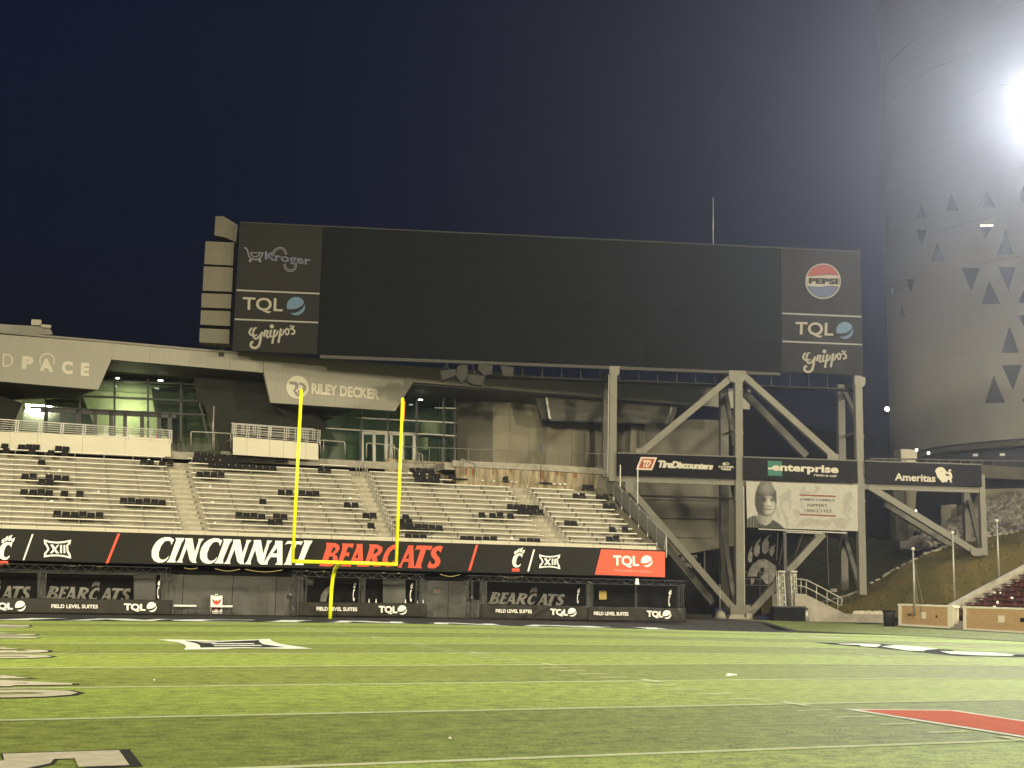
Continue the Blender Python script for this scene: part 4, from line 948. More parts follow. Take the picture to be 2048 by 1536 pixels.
# roof behind the fascia and the sloping soffit
t0, t1 = FS.at(-60,664), FS.at(1500,784)
RF = MB(); bk = 14
RF.hexa([t0+Vector((0,.3,-.5)), t1+Vector((0,.3,-.5)), t1+Vector((0,bk,-.5)), t0+Vector((0,bk,-.5))], [t0+Vector((0,.3,-.1)), t1+Vector((0,.3,-.1)), t1+Vector((0,bk,-.3)), t0+Vector((0,bk,-.3))]); RF.build('roof_slab', M['fascia_cap'], pav)
s0, s1 = FS.at(-60,716), FS.at(1500,800)
GLZ = Vert(28.6, FA)                             # glazed front, far under the canopy
zf = FS.at(300,727).z
SO = MB(); a, b = FS.pt(-20,zf), FS.pt(34,zf)
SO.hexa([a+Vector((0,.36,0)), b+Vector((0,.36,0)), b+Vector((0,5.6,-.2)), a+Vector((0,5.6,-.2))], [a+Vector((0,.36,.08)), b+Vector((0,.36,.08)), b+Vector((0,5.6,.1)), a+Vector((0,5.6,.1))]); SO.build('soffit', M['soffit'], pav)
def wedge(name, pf, pb, sf, sb, m):              # folded mass: front polygon on one surface, back polygon on another
    mb = MB(); n = len(pf); mb.v = [sf.at(*p) for p in pf]+[sb.at(*p) for p in pb]
    mb.f = [tuple(range(n)), tuple(range(2*n-1, n-1, -1))]+[(i,(i+1)%n,n+(i+1)%n,n+i) for i in range(n)]
    return mb.build(name, M[m], pav)
# angular dark masses folding back from the two sign panels
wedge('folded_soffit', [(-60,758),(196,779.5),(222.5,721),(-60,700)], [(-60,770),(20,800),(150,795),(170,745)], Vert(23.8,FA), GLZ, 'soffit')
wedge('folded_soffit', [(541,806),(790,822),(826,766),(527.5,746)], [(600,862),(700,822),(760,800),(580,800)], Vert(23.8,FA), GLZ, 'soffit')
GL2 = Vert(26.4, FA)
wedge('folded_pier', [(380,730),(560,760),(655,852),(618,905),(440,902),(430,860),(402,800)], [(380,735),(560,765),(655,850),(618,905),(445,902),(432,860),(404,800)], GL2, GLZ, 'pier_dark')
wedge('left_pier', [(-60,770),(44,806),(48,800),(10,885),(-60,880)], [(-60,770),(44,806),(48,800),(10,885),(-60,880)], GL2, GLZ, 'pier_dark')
# left lobby: glazing bars, panes and the lit interior
GB = GLZ
def bars_panes(cols, rows, f_y, surf, m='dark_metal'):
    pass
def vbar(x0, y0, x1, y1, w=.14, m='dark_metal', s=None): s = s or GB; return MB().beam(s.at(x0,y0), s.at(x1,y1), w, .2, up=GLZ.n).build('mullion', M[m], pav)
lx = [44,92,161,229,296,362,412]
ly = lambda r, x: (762, 795, 822, 868)[r]+.045*(x-230)
for x in lx[1:-1]: vbar(x-2 if x < 200 else x, ly(0,x)-30, x+ (x-230)*.0, 875+.02*x)
vbar(385,740,416,880)
for r in (0,1,2): vbar(120 if r == 0 else 60, ly(r,120 if r == 0 else 60), 412, ly(r,412))
for a, b in zip(lx, lx[1:]):
    for r in range(-1, 3):
        y0 = (lambda x: ly(r,x)) if r >= 0 else (lambda x: ly(0,x)-32); y1 = lambda x: ly(r+1,x)
        px_part('pane', [(a+1.2,y0(a)),(b-1.2,y0(b)),(b-1.2,y1(b)),(a+1.2,y1(a))], GB, .03, M['glass'], pav, proud=-.05)
# doors row
for x in (92,124,155,190,222,250,284,318,340): vbar(x, 822+.05*(x-60)-8, x, 886+.02*x, .28)
vbar(80,819,352,832,.35)
lob = Vert(34.0, FA)
px_part('lobby_back_wall', [(-40,690),(470,720),(470,930),(-40,910)], lob, .2, M['lobby'], pav)
wedge('lobby_partition', [(92,800),(165,790),(195,870),(160,900),(92,900)], [(92,800),(165,790),(195,870),(160,900),(92,900)], Vert(30.7,FA), Vert(31.1,FA), 'lobby_dark')
wedge('lobby_partition', [(300,760),(420,770),(430,900),(350,905),(310,830)], [(300,760),(420,770),(430,900),(350,905),(310,830)], Vert(30.7,FA), Vert(31.1,FA), 'lobby_dark')
px_part('dark_bulkhead', [(56,806),(90,809),(90,824),(55,822)], Vert(29.1,FA), .6, M['dark_metal'], pav)
c0, c1 = lob.at(-40,700), lob.at(470,730)
MB().hexa([Vector((c0.x,29.3,16.0)),Vector((c1.x,29.3,16.0)),Vector((c1.x,35,16.0)),Vector((c0.x,35,16.0))],[Vector((c0.x,29.3,16.1)),Vector((c1.x,29.3,16.1)),Vector((c1.x,35,16.1)),Vector((c0.x,35,16.1))]).build('lobby_ceiling', M['lobby_dark'], pav)
px_part('red_display', [(312,870),(322,870.5),(322,879),(312,878.5)], Vert(29.6,FA), .2, mat('display_red', (.5,.04,.06), .5, emit=(1,.08,.12,.5)), pav)
def lamp(loc, watt, c=(1.0,.99,.58), r=.03, name='lobby_lamp'):
    ld = bpy.data.lights.new(name, 'POINT'); ld.energy = watt; ld.color = c; ld.shadow_soft_size = r; o = bpy.data.objects.new(name, ld); col.objects.link(o); o.location = loc; return o
def ceiling_lamp(x, y, s, label, w=.9, watt=0):
    p = s.at(x, y); o = tag(MB().box(p-Vector((w/2,.1,.035)), p+Vector((w/2,.1,.035))).build('ceiling_lamp', M['lamp_white']), label, 'lamp'); return o
ceiling_lamp(235, 756.5, Vert(26.6,FA), 'small lit lamp under the left canopy, nearer the sign', .22); ceiling_lamp(321, 761, Vert(26.6,FA), 'bright lit lamp under the left canopy, right of the small one', .34)
ceiling_lamp(841, 799.5, Vert(26.6,FA), 'lit lamp under the canopy right of the goal post upright', .3)
p = Vert(32.4,FA).at(262,818); lamp(p, 400); p = Vert(32.4,FA).at(60,815); lamp(p, 40); p = Vert(32.6,FA).at(350,800); lamp(p, 60)
# right lobby glazing
GR = Vert(28.0, FA)
RX = [690,725,775,834,880,911]
def rvbar(x, y0, y1, w=.12, m='dark_metal'): return vbar(x, y0, x, y1, w, m, GR)
for x, y0 in ((722,830),(776,820),(833,800),(887,785),(909,790)): rvbar(x, y0, 925, .12)
for ya, yb, xa in ((832,846,650),(856,872,640),(816,817,870)):
    vbar(xa, ya, 912, yb, .10, 'galv', GR)
for a, b in zip(RX, RX[1:]):
    for y0, y1 in ((790,838),(838,866),(866,925)): px_part('pane', [(a+1,y0+.03*(a-690)),(b-1,y0+.03*(b-690)),(b-1,y1+.02*(b-690)),(a+1,y1+.02*(a-690))], GR, .03, M['glass'], pav, proud=-.05)
for x in (724,748,772,782,805,828): rvbar(x, 866, 925, .22, 'galv')
vbar(722,866,835,869,.22,'galv',GR)
px_part('lobby_back_wall', [(640,770),(925,785),(925,940),(640,930)], Vert(33,FA), .2, mat('lobby_green', (.16,.20,.155), .85), pav)
px_part('lit_panel', [(842,842),(892,846),(892,872),(842,868)], Vert(31.5,FA), .1, M['lobby'], pav)
px_part('lit_panel', [(842,874),(856,875),(856,900),(842,899)], Vert(31.5,FA), .1, M['lobby'], pav)
lamp(Vert(29.6,FA).at(800,800), 5, (.8,1,.8)); lamp(Vert(30.3,FA).at(740,850), 14, (.8,1,.8))
# concrete walls right of the lobby
W1, W2_, W3 = Vert(33.5,.35), Vert(32,FA), Vert(31,FA)
def slabs(name, outline, ncol, nrow, surf, m, th=.4, gap=.0):
    return px_part(name, outline, surf, th, M[m], pav)
A0, A1, A2, A3 = (910,785), (985,772), (985,925), (910,922)
wc = Vert(27.6, FA)
mb = MB(); pL0, pL1 = Vert(29.6,FA).at(910,776), Vert(29.6,FA).at(910,935); pR0, pR1 = wc.at(985.5,762), wc.at(985.5,935)
t = Vector((.3,.3,0)); mb.hexa([pL1,pR1,pR1+t,pL1+t],[pL0,pR0,pR0+t,pL0+t]); mb.build('angled_wall', M['conc_dark'], pav)  # shaded side, put in as a darker concrete colour than the lit front
tiers = [(792,829),(829.5,866),(866.5,940)]
cols = [985.5,1020,1058,1092]
for xa, xb in zip(cols, cols[1:]):
    for y0, y1 in tiers:
        px_part('wall_slab', [(xa+.2,y0-.02*(xa-985)),(xb-.2,y0-.02*(xb-985)),(xb-.2,y1),(xa+.2,y1)], wc, .4, M['conc_wall'], pav, proud=random.uniform(0,.02))
for xa, xb in ((1092,1143),(1143.4,1168)):
    px_part('wall_slab', [(xa,847-.02*(xa-1092)),(xb-.2,846-.02*(xb-1092)),(xb-.2,945),(xa,940)], wc, .4, M['conc_wall'], pav)
px_part('wall_slab', [(1092.3,838),(1070,800),(1092.3,845)], wc, .4, M['conc_wall'], pav)
# return face of the last slab
r0, r1 = wc.at(1168,845), wc.at(1168,945); q0, q1 = Vert(29.2,FA).at(1190,852), Vert(29.2,FA).at(1186,945); t = Vector((.1,.3,0))
MB().hexa([r1,q1,q1+t,r1+t],[r0,q0,q0+t,r0+t]).build('wall_return', M['conc_wall'], pav)
px_part('dark_recess', [(1168,845),(1240,845),(1240,945),(1168,945)], Vert(29.6,FA), .2, M['grey_wall'], pav)
# louvred upper box with ribs
LV = Vert(24.6, FA)
px_part('box_return', [(1068,789),(1089,783),(1100,838),(1083,839)], Vert(24.9,FA), .3, M['soffit'], pav, proud=.0)
px_part('box_edge', [(1088,783),(1092,783.5),(1101,838),(1097,838)], LV, .2, M['galv'], pav, proud=.10)
px_part('box_face', [(1091,783),(1360,800),(1345,846),(1101,839)], LV, .2, M['louver'], pav)
for i in range(19):
    f = i/19; xa, xb = 1093+8*f, 1358-14*f; ya, yb = 786+52*f, 802+43*f
    MB().beam(LV.at(xa,ya)-LV.n*.05, LV.at(xb,yb)-LV.n*.05, .14, .05, up=LV.n).build('louvre_slat', M['louver'], pav)
px_part('box_bottom_edge', [(1100,839.5),(1312,846),(1312,848),(1100,842)], LV, .3, M['dark_metal'], pav, proud=.06)
px_part('box_edge', [(1344,797),(1349,797),(1335,846),(1330,846)], LV, .2, M['galv'], pav, proud=.12)
# big dark concrete wall behind the braces
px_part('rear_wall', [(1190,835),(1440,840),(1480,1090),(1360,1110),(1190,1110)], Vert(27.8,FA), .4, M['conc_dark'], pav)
for x in (1215,1262,1275): px_part('wall_fin', [(x,850),(x+14,850),(x+18,915),(x-2,915)], Vert(27.2,FA), .3, M['conc_wall'], pav)
for i, y in enumerate((930,965,1002,1040)):
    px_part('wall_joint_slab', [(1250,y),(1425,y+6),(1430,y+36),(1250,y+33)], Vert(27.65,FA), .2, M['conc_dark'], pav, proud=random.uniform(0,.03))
# lower building below it: slanted dark band with pale lettering
px_part('slanted_band', [(1350,1082),(1440,1054),(1500,1040),(1500,1066),(1440,1070),(1350,1086)], Vert(28,FA), .5, M['sign_black'], pav)
for q in ((1374,1076,1404,1068),(1398,1070,1420,1064),(1418,1068,1448,1060)):
    px_part('band_lettering', stroke(ell((q[0]+q[2])/2,(q[1]+q[3])/2,14,3,16,0,359.9,-15), 1.6)[:34], Vert(28,FA), .02, M['letter_grey'], pav, proud=.03)
px_part('lower_wall', [(1330,1082),(1500,1066),(1500,1235),(1330,1235)], Vert(29,FA), .4, M['dark_wall'], pav)
px_part('lower_panel', [(1409,1102),(1446,1095),(1446,1150),(1409,1152)], Vert(28.5,FA), .1, M['sign_grey'], pav)
text_px('wall_lettering', 'FIGHT TO', [(1360,1122),(1392,1120),(1394,1110),(1362,1112)], Vert(28.4,FA), M['letter_grey'], pav, bold=.03, shear=.2)
text_px('wall_lettering', 'FINISH', [(1366,1136),(1400,1135),(1402,1125),(1368,1125)], Vert(28.4,FA), M['letter_grey'], pav, bold=.03, shear=.2)
MB().beam(Vert(28.3,FA).at(1409,1102), Vert(28.3,FA).at(1409,1152), .09).build('wall_post', M['grey_wall'], pav)
# roof plant over the left canopy
rp = empty('roof_plant', Vert(34,FA).at(50,665), 'pale rounded plant housing on the left canopy roof', 'roof plant')
px_part('housing', [(-60,664),(-60,648),(2,648),(30,650),(70,652),(98,656),(105,664),(104,669),(-60,668)], Vert(34,FA), 4, M['fascia'], rp)
px_part('vent_box', [(63,640),(83,641),(82.5,652),(62.5,651.5)], Vert(34,FA), 1.2, M['platform'], rp, proud=.3)
px_part('vent_base', [(82,650),(102.5,651.5),(102,657),(82,656)], Vert(34,FA), 1.2, M['platform'], rp, proud=.3)
# street style lamp on the walkway
sl = empty('walkway_lamp', Vert(26,FA).at(1221,920), 'small pale bell-shaped lamp on a pole beside the left steel column', 'lamp')
Q = Vert(21.5,SA); a = Q.at(1221,925); b = Q.at(1219.5,846); b.x, b.y = a.x, a.y
MB().tube([a,b], .05, 8).build('lamp_pole', M['steel_back'], sl, True); MB().tube([b-Vector((0,0,.12)), b+Vector((0,0,.05)), b+Vector((0,0,.30))], .22, 10, .04).build('lamp_bell', M['platform'], sl, True)

# ================================================================== VIDEO SCOREBOARD ON STEEL COLUMNS
SBA = -.3066
SB = Vert(20.0, SBA)
sbp = lambda X, z, d=0: SB.pt(X, z)+SB.n*d
sc = empty('video_scoreboard', sbp(31.3, 17.6), 'huge dark video scoreboard with sponsor panels at both ends, switched off', 'scoreboard')
ZB, ZT = 17.62, 26.93; XA, XB1, XB2, XC = -3.32, 2.33, 34.47, 40.30
def sbox(name, xa, xb, za, zb, d0, d1, m, parent=sc):
    b = [sbp(xa,za,d0),sbp(xb,za,d0),sbp(xb,za,d1),sbp(xa,za,d1)]; return MB().hexa(b, [p+Vector((0,0,zb-za)) for p in b]).build(name, M[m], parent)
nx, nz = 10, 4
for i in range(nx):
    for j in range(nz):
        xa = XB1+(XB2-XB1)*i/nx; xb = XB1+(XB2-XB1)*(i+1)/nx; za = ZB+(ZT-ZB)*j/nz; zb = ZB+(ZT-ZB)*(j+1)/nz
        sbox('screen_module', xa+.0015, xb-.0015, za+.002, zb-.002, 0, .3, 'board_screen')
z1 = [SB.at(470,y).z for y in (579.5,637)]
z1r = [SB.at(1640,y).z for y in (631,687.5)]
zr = [(z1[0]+z1r[0])/2, (z1[1]+z1r[1])/2]
for xa, xb in ((XA,XB1),(XB2,XC)):
    for za, zb in ((ZB,zr[1]),(zr[1],zr[0]),(zr[0],ZT)): sbox('sponsor_panel', xa+.01, xb-.01, za+.02, zb-.02, -.02, .3, 'board_panel')
    for z in zr: sbox('panel_rule', xa+.05, xb-.02, z-.055, z+.055, -.05, .0, 'board_rule')
sbox('housing', XA+.3, XC-.3, ZB+.2, ZT-.3, .3, 1.6, 'board_frame')
sbox('top_edge', XA, XC, ZT, ZT+.08, -.05, .6, 'board_frame')
sbox('bottom_beam', XB1+.2, XB2-.1, ZB-.25, ZB-.03, .06, .4, 'steel_dim')
sbox('catwalk', 11, XC, ZB-.95, ZB-.87, .9, 2.0, 'pier_dark')
for i in range(22):
    X = 11+i*1.35; MB().beam(sbp(X,ZB-.87,.9), sbp(X,ZB+.25,.9), .05).build('catwalk_hanger', M['steel_dim'], sc)
for i, xa in enumerate((6.5, 9.9, 13.2, 16.6, 20)):
    pass
LGT = Vert(20.0, SBA, -.02)
# sponsor lettering, left end
text_px('letters', 'Kroger', [(530,524),(621,535),(621,514),(530,503)], LGT, M['logo_lilac'], sc, bold=.02)
text_px('letters_core', 'Kroger', [(532,522.5),(619.5,533.3),(619.5,515.6),(532,504.8)], LGT, M['logo_navy'], sc, bold=-.004, proud=.045)
px_part('logo_arc', stroke(curve([(545,513),(548.5,502.5),(558,496.3),(568,499),(572.6,509)]), 4.4), LGT, .02, M['logo_lilac'], sc, proud=.03)
px_part('logo_arc', stroke(curve([(568.8,528),(572,538),(580.7,541.3),(589.6,538),(592,526)]), 4.4), LGT, .02, M['logo_lilac'], sc, proud=.03)
for P_ in ([(545,513),(548.5,502.5),(558,496.3),(568,499),(572.6,508)], [(568.8,529),(572,538),(580.7,541.3),(589.6,538),(592,527)]): px_part('logo_arc_core', stroke(curve(P_), 1.5), LGT, .02, M['board_panel'], sc, proud=.035)
px_part('logo_cart', stroke(curve([(489,495),(494,499),(498,512),(504,518),(515,519),(522,514),(526,506)]), 2.6), LGT, .02, M['logo_lilac'], sc, proud=.03)
px_part('logo_cart', stroke(curve([(501,506),(505,512),(511,514),(517,511),(520,506)]), 2.2), LGT, .02, M['logo_lilac'], sc, proud=.03)
px_part('logo_cart', stroke([(500,505.5),(526,505.5)], 1.8), LGT, .02, M['logo_lilac'], sc, proud=.03)
for x in (500.5,520): px_part('logo_wheel', ell(x,521.5,3,3,12), LGT, .02, M['logo_lilac'], sc, proud=.03)
text_px('letters', 'TQL', [(485,624),(565,628),(566,597),(486,594)], LGT, M['logo_cream'], sc, bold=.015)
ball(592, 612.5, 18.5, LGT, M['logo_blue'], sc)
text_px('letters', 'TQL', [(1590,673.5),(1666,676.5),(1667,646),(1591,643.5)], LGT, M['logo_cream'], sc, bold=.015)
ball(1689.5, 661, 17, LGT, M['logo_blue'], sc)
def script(ox, oy, s):                     # brush-script word, drawn stroke by stroke
    def st(pts, w=46): px_part('script_letter', stroke(curve([(ox+x*s, oy+y*s) for x, y in pts], 5), w*s), LGT, .02, M['logo_cream'], sc, proud=.03+.002*random.random())
    st([(168,182),(118,240),(104,300),(140,345),(200,366)]); st([(200,366),(186,290),(225,200),(300,158),(346,185),(335,250),(285,320),(228,368)], 44); st([(200,370),(212,415),(260,432),(318,395),(372,330),(404,276)], 44)
    st([(404,278),(368,370),(352,480),(318,592),(250,645),(180,640),(135,590),(148,522),(198,508)], 56)
    st([(470,232),(455,300),(436,385)]); st([(474,250),(530,258),(506,330),(502,385),(532,402),(572,352)], 42)
    st([(606,230),(582,330),(590,385),(622,368)]); px_part('script_dot', ell(ox+620*s, oy+150*s, 50*s, 46*s, 16), LGT, .02, M['logo_cream'], sc, proud=.03)
    st([(690,220),(660,380),(632,548)], 50); st([(682,240),(752,236),(746,300),(710,368),(668,372)], 40)
    st([(830,200),(802,360),(772,532)], 50); st([(822,226),(892,216),(890,280),(850,350),(808,356)], 40)
    px_part('script_letter', [ell(ox+972*s, oy+270*s, 58*s, 88*s, 18), ell(ox+972*s, oy+270*s, 24*s, 46*s, 12)], LGT, .02, M['logo_cream'], sc, proud=.03)
    st([(1066,120),(1050,168)], 38); st([(1015,226),(1075,195)], 26); st([(1132,140),(1092,200),(1142,250),(1132,312),(1068,326)], 42)
script(490, 640, 1/11.545)
script(1597.5, 690.5, 1/12.1)
px_part('globe_ring', [ell(1646,562.5,35.5,35.5,40), ell(1646,562.5,33.3,33.3,40)], LGT, .02, M['logo_cream'], sc, proud=.03)
px_part('globe_red', ell(1646,562.5,32.5,32.5,24,198,342)+[(1668,549),(1650,548),(1635,551),(1620,552)], LGT, .02, M['logo_red'], sc, proud=.03)
px_part('globe_blue', ell(1646,562.5,32.5,32.5,24,24,160)+[(1620,573),(1640,575),(1655,572),(1672,574)], LGT, .02, M['logo_navy'], sc, proud=.03)
px_part('globe_band', [(1613.5,553),(1625,552.5),(1640,551),(1652,549.5),(1668,550.5),(1677.5,552),(1678,574),(1668,572),(1655,571.5),(1640,574),(1622,572.5),(1614.5,572)], LGT, .02, M['logo_cream'], sc, proud=.03)
text_px('letters', 'PEPSI', [(1617,567.5),(1676,569.5),(1676,557),(1617,556)], LGT, M['board_panel'], sc, bold=.06, proud=.045)
0 and px_part('big_ring', stroke(ell(1640,565,80,80,40,95,285), 1.2), LGT, .01, M['board_frame'], sc, proud=.02)
# left wing of stacked beige cladding boxes
wg = empty('scoreboard_wing', Vert(21.4, SBA).at(430, 690), 'stack of beige cladding boxes on the left side of the scoreboard', 'cladding')
WG = Vert(20.6, SBA)
for q in ([(411,482.5),(468.5,485),(466,531),(408.5,528)], [(407.5,532.5),(466,535),(464,583.5),(405.5,581)], [(403.5,586.5),(463,588.5),(461.5,617),(402.5,614.5)], [(402,620.5),(461,622.5),(460,652),(400.5,649)], [(399.5,656.5),(459,659),(458,687.5),(398.5,684.5)]):
    px_part('cladding_box', q, WG, 1.6, M['wing'], wg)
px_part('cladding_box', [(431,432.5),(447,432.5),(475.5,450),(472,484),(450,474.5),(428.5,470.5)], WG, 1.4, M['wing'], wg)
b = WG.at(434,690); MB().beam(WG.at(436,680)+WG.n*1.75, WG.at(446,445)+WG.n*1.75, .3).build('wing_mast', M['board_frame'], wg)
MB().beam(WG.at(436,680)+WG.n*1.75, WG.at(436,680)+WG.n*1.75-Vector((0,0,.9)), .4).build('wing_mast_base', M['board_frame'], wg)
# steel frame
sf = empty('scoreboard_gantry', sbp(31.3, gz(31,10)), 'steel columns and diagonal braces carrying the scoreboard', 'gantry')
def colm(name, X, z0, z1, d, w, m='steel_paint'):
    c = sbp(X, (z0+z1)/2, d); return MB().obox(c, SB.r, Vector((0,0,1)), SB.n, w, z1-z0, w).build(name, M[m], sf)
X1, X2, X3, X4 = 22.62, 31.42, 40.0, 48.75
colm('column', X1, 9.3, ZB-.03, .35, .52); colm('column', X2, gz(31.4,10), ZB-.03, .35, .55); colm('column', X3, SB.at(1728,1190).z, ZB-.03, .35, .52); colm('column', X4, SB.at(1967,1110).z, 10.6, .35, .42)
BK = 7.0
def bk(x, y): return Vert(20.0, SBA, BK).at(x, y)
for x, yt, yb, w in ((1212,750,955,.6),(1449,745,1235,.62),(1688,770,1180,.55),(1936,985,1110,.5)):
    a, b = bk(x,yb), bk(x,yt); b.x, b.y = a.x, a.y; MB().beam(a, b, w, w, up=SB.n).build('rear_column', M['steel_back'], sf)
def br(x0, y0, x1, y1, w=.42, back=False, m=None):
    s = Vert(20.0, SBA, BK) if back else Vert(20.0, SBA, .35); return MB().beam(s.at(x0,y0), s.at(x1,y1), w, w, up=s.n).build('brace', M[m or ('steel_back' if back else 'steel_paint')], sf)
br(1462,755,1278,908,.45); br(1487,752,1672,918,.45); br(1250,968,1470,1222,.45); br(1645,1068,1497,1228,.48); br(1735,972,1953,1106,.45)
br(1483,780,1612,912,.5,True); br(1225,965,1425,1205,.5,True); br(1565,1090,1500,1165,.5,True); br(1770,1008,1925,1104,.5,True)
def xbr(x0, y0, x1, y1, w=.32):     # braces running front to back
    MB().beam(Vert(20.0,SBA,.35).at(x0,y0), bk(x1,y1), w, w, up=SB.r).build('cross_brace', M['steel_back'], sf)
xbr(1716,840,1689,785); xbr(1720,1178,1690,1078); xbr(1470,1215,1446,1060); xbr(1470,890,1452,790); xbr(1963,1103,1938,1000); xbr(1715,865,1690,872,.15); xbr(1468,862,1450,868,.15)
# concrete footings
for x, y, w in ((1441,1222,18),(1472,1230,36),(1496,1232,14)):
    s = Vert(20.0,SBA,.2); a = s.at(x-w/2,1240); b = s.at(x+w/2,1240); a.z = b.z = gz(a.x,10)-.02; h = .45 if w != 36 else .32
    MB().hexa([a-SB.n*.4,b-SB.n*.4,b+SB.n*.6,a+SB.n*.6],[a*.85+b*.15+Vector((0,0,h))-SB.n*.3,b*.85+a*.15+Vector((0,0,h))-SB.n*.3,b*.85+a*.15+Vector((0,0,h))+SB.n*.5,a*.85+b*.15+Vector((0,0,h))+SB.n*.5]).build('footing', M['concrete'], sf)
# horizontal beam and three sponsor signs
zq = SB.at(1350,957).z
def beamx(xa, xb, z, h, d0, d1, m, nm, parent): 
    b = [sbp(xa,z,d0),sbp(xb,z,d0),sbp(xb,z,d1),sbp(xa,z,d1)]; return MB().hexa(b,[p+Vector((0,0,h)) for p in b]).build(nm, M[m], parent)
z0s = SB.at(1600,962).z
zS0, zS1 = SB.at(1360,951.5).z, SB.at(1360,911.5).z
zS0 = (SB.at(1240,949).z+SB.at(1900,974).z)/2; zS1 = (SB.at(1240,907).z+SB.at(1900,929).z)/2
beamx(X1+.26, X4, zS0-.42, .40, .2, .5, 'steel_paint', 'girder', sf)
beamx(X1+.26, X3, zS0-1.0, .12, 5.6, 6.2, 'steel_dim', 'rear_girder', sf)
for X in (21.9, 23.1): MB().beam(sbp(X+1.2,zS0-2.0,-.1), sbp(X+1.2,zS1-.8,-.1), .07).build('ladder_rail', M['galv'], sf)
MB().beam(sbp(23.1,zS0-2.0,-.1), sbp(24.3,zS0-2.0,-.1), .07).build('ladder_rail', M['galv'], sf)
SG = Vert(20.0, SBA, -.10)
def sign(xa, xb, label, m):
    o = empty('sponsor_sign', sbp((xa+xb)/2, zS0, -.1), label, 'sign'); beamx(xa, xb, zS0, zS1-zS0, -.10, .08, m, 'sign_board', o); beamx(xa, xb, zS1+.003, .08, -.14, .12, 'steel_back', 'sign_cap', o); return o
s1 = sign(X1+.28, X2-.28, 'black tyre shop sign with red tilted square, left of three signs', 'sign_black')
s2 = sign(X2+.28, X3-.28, 'dark sign with green square above the player poster', 'sign_grey')
s3 = sign(X3+.28, X4-.15, 'dark sign with pale lion, right of three signs', 'sign_grey')
def f8(L, ox, oy, s): return [(ox+x/s, oy+y/s) for x, y in L]
K1 = (1220,890,7.877)
px_part('logo_frame', f8([(487,188),(742,195),(662,398),(408,388)],*K1), SG, .02, M['sign_pink'], s1, proud=.02)
px_part('logo_field', f8([(510,215),(705,220),(642,370),(448,362)],*K1), SG, .02, M['sign_orange'], s1, proud=.035)
text_px('letters', 'TD', f8([(500,350),(612,355),(662,242),(520,238)],*K1), SG, M['sign_pink'], s1, bold=.06, proud=.055)
text_px('letters', 'TireDiscounters', f8([(735,355),(1610,390),(1640,290),(765,240)],*K1), SG, M['letter_cream'], s1, bold=.05, shear=.0, space=.88)
px_part('small_logo', f8(ell(1825,298,55,22,20),*K1), SG, .02, M['letter_cream'], s1, proud=.02)
px_part('small_logo_hole', f8(ell(1838,298,32,11,16),*K1), SG, .02, M['sign_black'], s1, proud=.03)
text_px('letters', 'COOPER', f8([(1705,355),(1950,362),(1950,335),(1705,328)],*K1), SG, M['letter_cream'], s1, bold=.05)
text_px('letters', 'TIRES', f8([(1745,395),(1905,400),(1905,370),(1745,365)],*K1), SG, M['letter_cream'], s1, bold=.05)
K2 = (1480,890,7.877)
px_part('green_square', f8([(435,248),(658,258),(662,488),(440,480)],*K2), SG, .02, M['teal'], s2, proud=.02)
text_px('letters', 'enterprise', f8([(505,440),(1548,482),(1548,330),(505,290)],*K2), SG, M['letter_cream'], s2, bold=.035, proud=.045)
px_part('logo_stroke', f8([(440,355),(530,358),(530,385),(440,382)],*K2), SG, .02, M['letter_cream'], s2, proud=.04)
text_px('letters', 'rent-a-car', f8([(1165,492),(1530,508),(1535,470),(1168,455)],*K2), SG, M['letter_cream'], s2, bold=.01)
K3 = (1740,860,6.649)
text_px('letters', 'Ameritas', f8([(330,672),(868,694),(868,594),(330,572)],*K3), SG, M['letter_cream'], s3, bold=.022)
px_part('lion', [f8([(865,545),(880,515),(915,495),(950,492),(985,510),(1005,540),(1040,570),(1045,545),(1040,528),(1065,522),(1095,545),(1070,540),(1062,555),(1085,580),(1095,630),(1080,655),(1090,700),(1065,695),(1060,665),(1035,660),(1020,695),(990,690),(965,700),(940,675),(925,655),(905,640),(890,610),(880,580)],*K3), f8([(945,545),(958,545),(958,556),(945,556)],*K3), f8([(1000,575),(1030,585),(1060,605),(1050,615),(1005,605)],*K3)], SG, .02, M['letter_cream'], s3, proud=.02)
# poster hung between the two right columns
po = empty('player_poster', SG.at(1605,1062), 'wide faded poster of a player in a leather helmet, hung between steel columns', 'poster')
KP = (1490,950,8.904)
PS = Vert(20.0, SBA, .02)
px_part('poster_sheet', f8([(20,112),(2005,182),(2015,1000),(40,930)],*KP), PS, .06, M['poster'], po)
FIG = [[(610,380),(690,330),(760,240),(825,270),(815,400),(830,560),(790,640),(775,480),(700,460),(640,560),(700,680),(770,780),(780,930),(740,930),(690,740),(620,600)], [(985,300),(1050,200),(1090,220),(1070,300),(1140,260),(1180,320),(1250,270),(1260,200),(1325,195),(1330,240),(1300,320),(1180,330),(985,345)], [(1715,480),(1760,380),(1860,290),(1915,300),(1905,360),(1975,500),(1920,430),(1860,500),(1900,600),(1840,700),(1900,800),(1850,810),(1740,680),(1760,560)], [(860,640),(920,600),(980,640),(985,700),(940,770),(880,720)], [(910,920),(980,800),(1150,760),(1300,790),(1440,800),(1560,770),(1700,760),(1860,810),(1800,960),(1660,960),(1560,830),(1450,950),(1380,900),(1200,880),(1000,930)], [(975,480),(1040,480),(1050,610),(1010,600)], [(1250,590),(1340,590),(1345,680),(1250,680)], [(555,560),(600,600),(630,760),(590,800),(555,690)]]
def pip(x, y, L):
    c = False; j = len(L)-1
    for i in range(len(L)):
        (xi, yi), (xj, yj) = L[i], L[j]
        if (yi > y) != (yj > y) and x < (xj-xi)*(y-yi)/(yj-yi)+xi: c = not c
        j = i
    return c
def soft(d, w): return max(0.0, min(1.0, .5-d/w))            # 1 inside, 0 outside
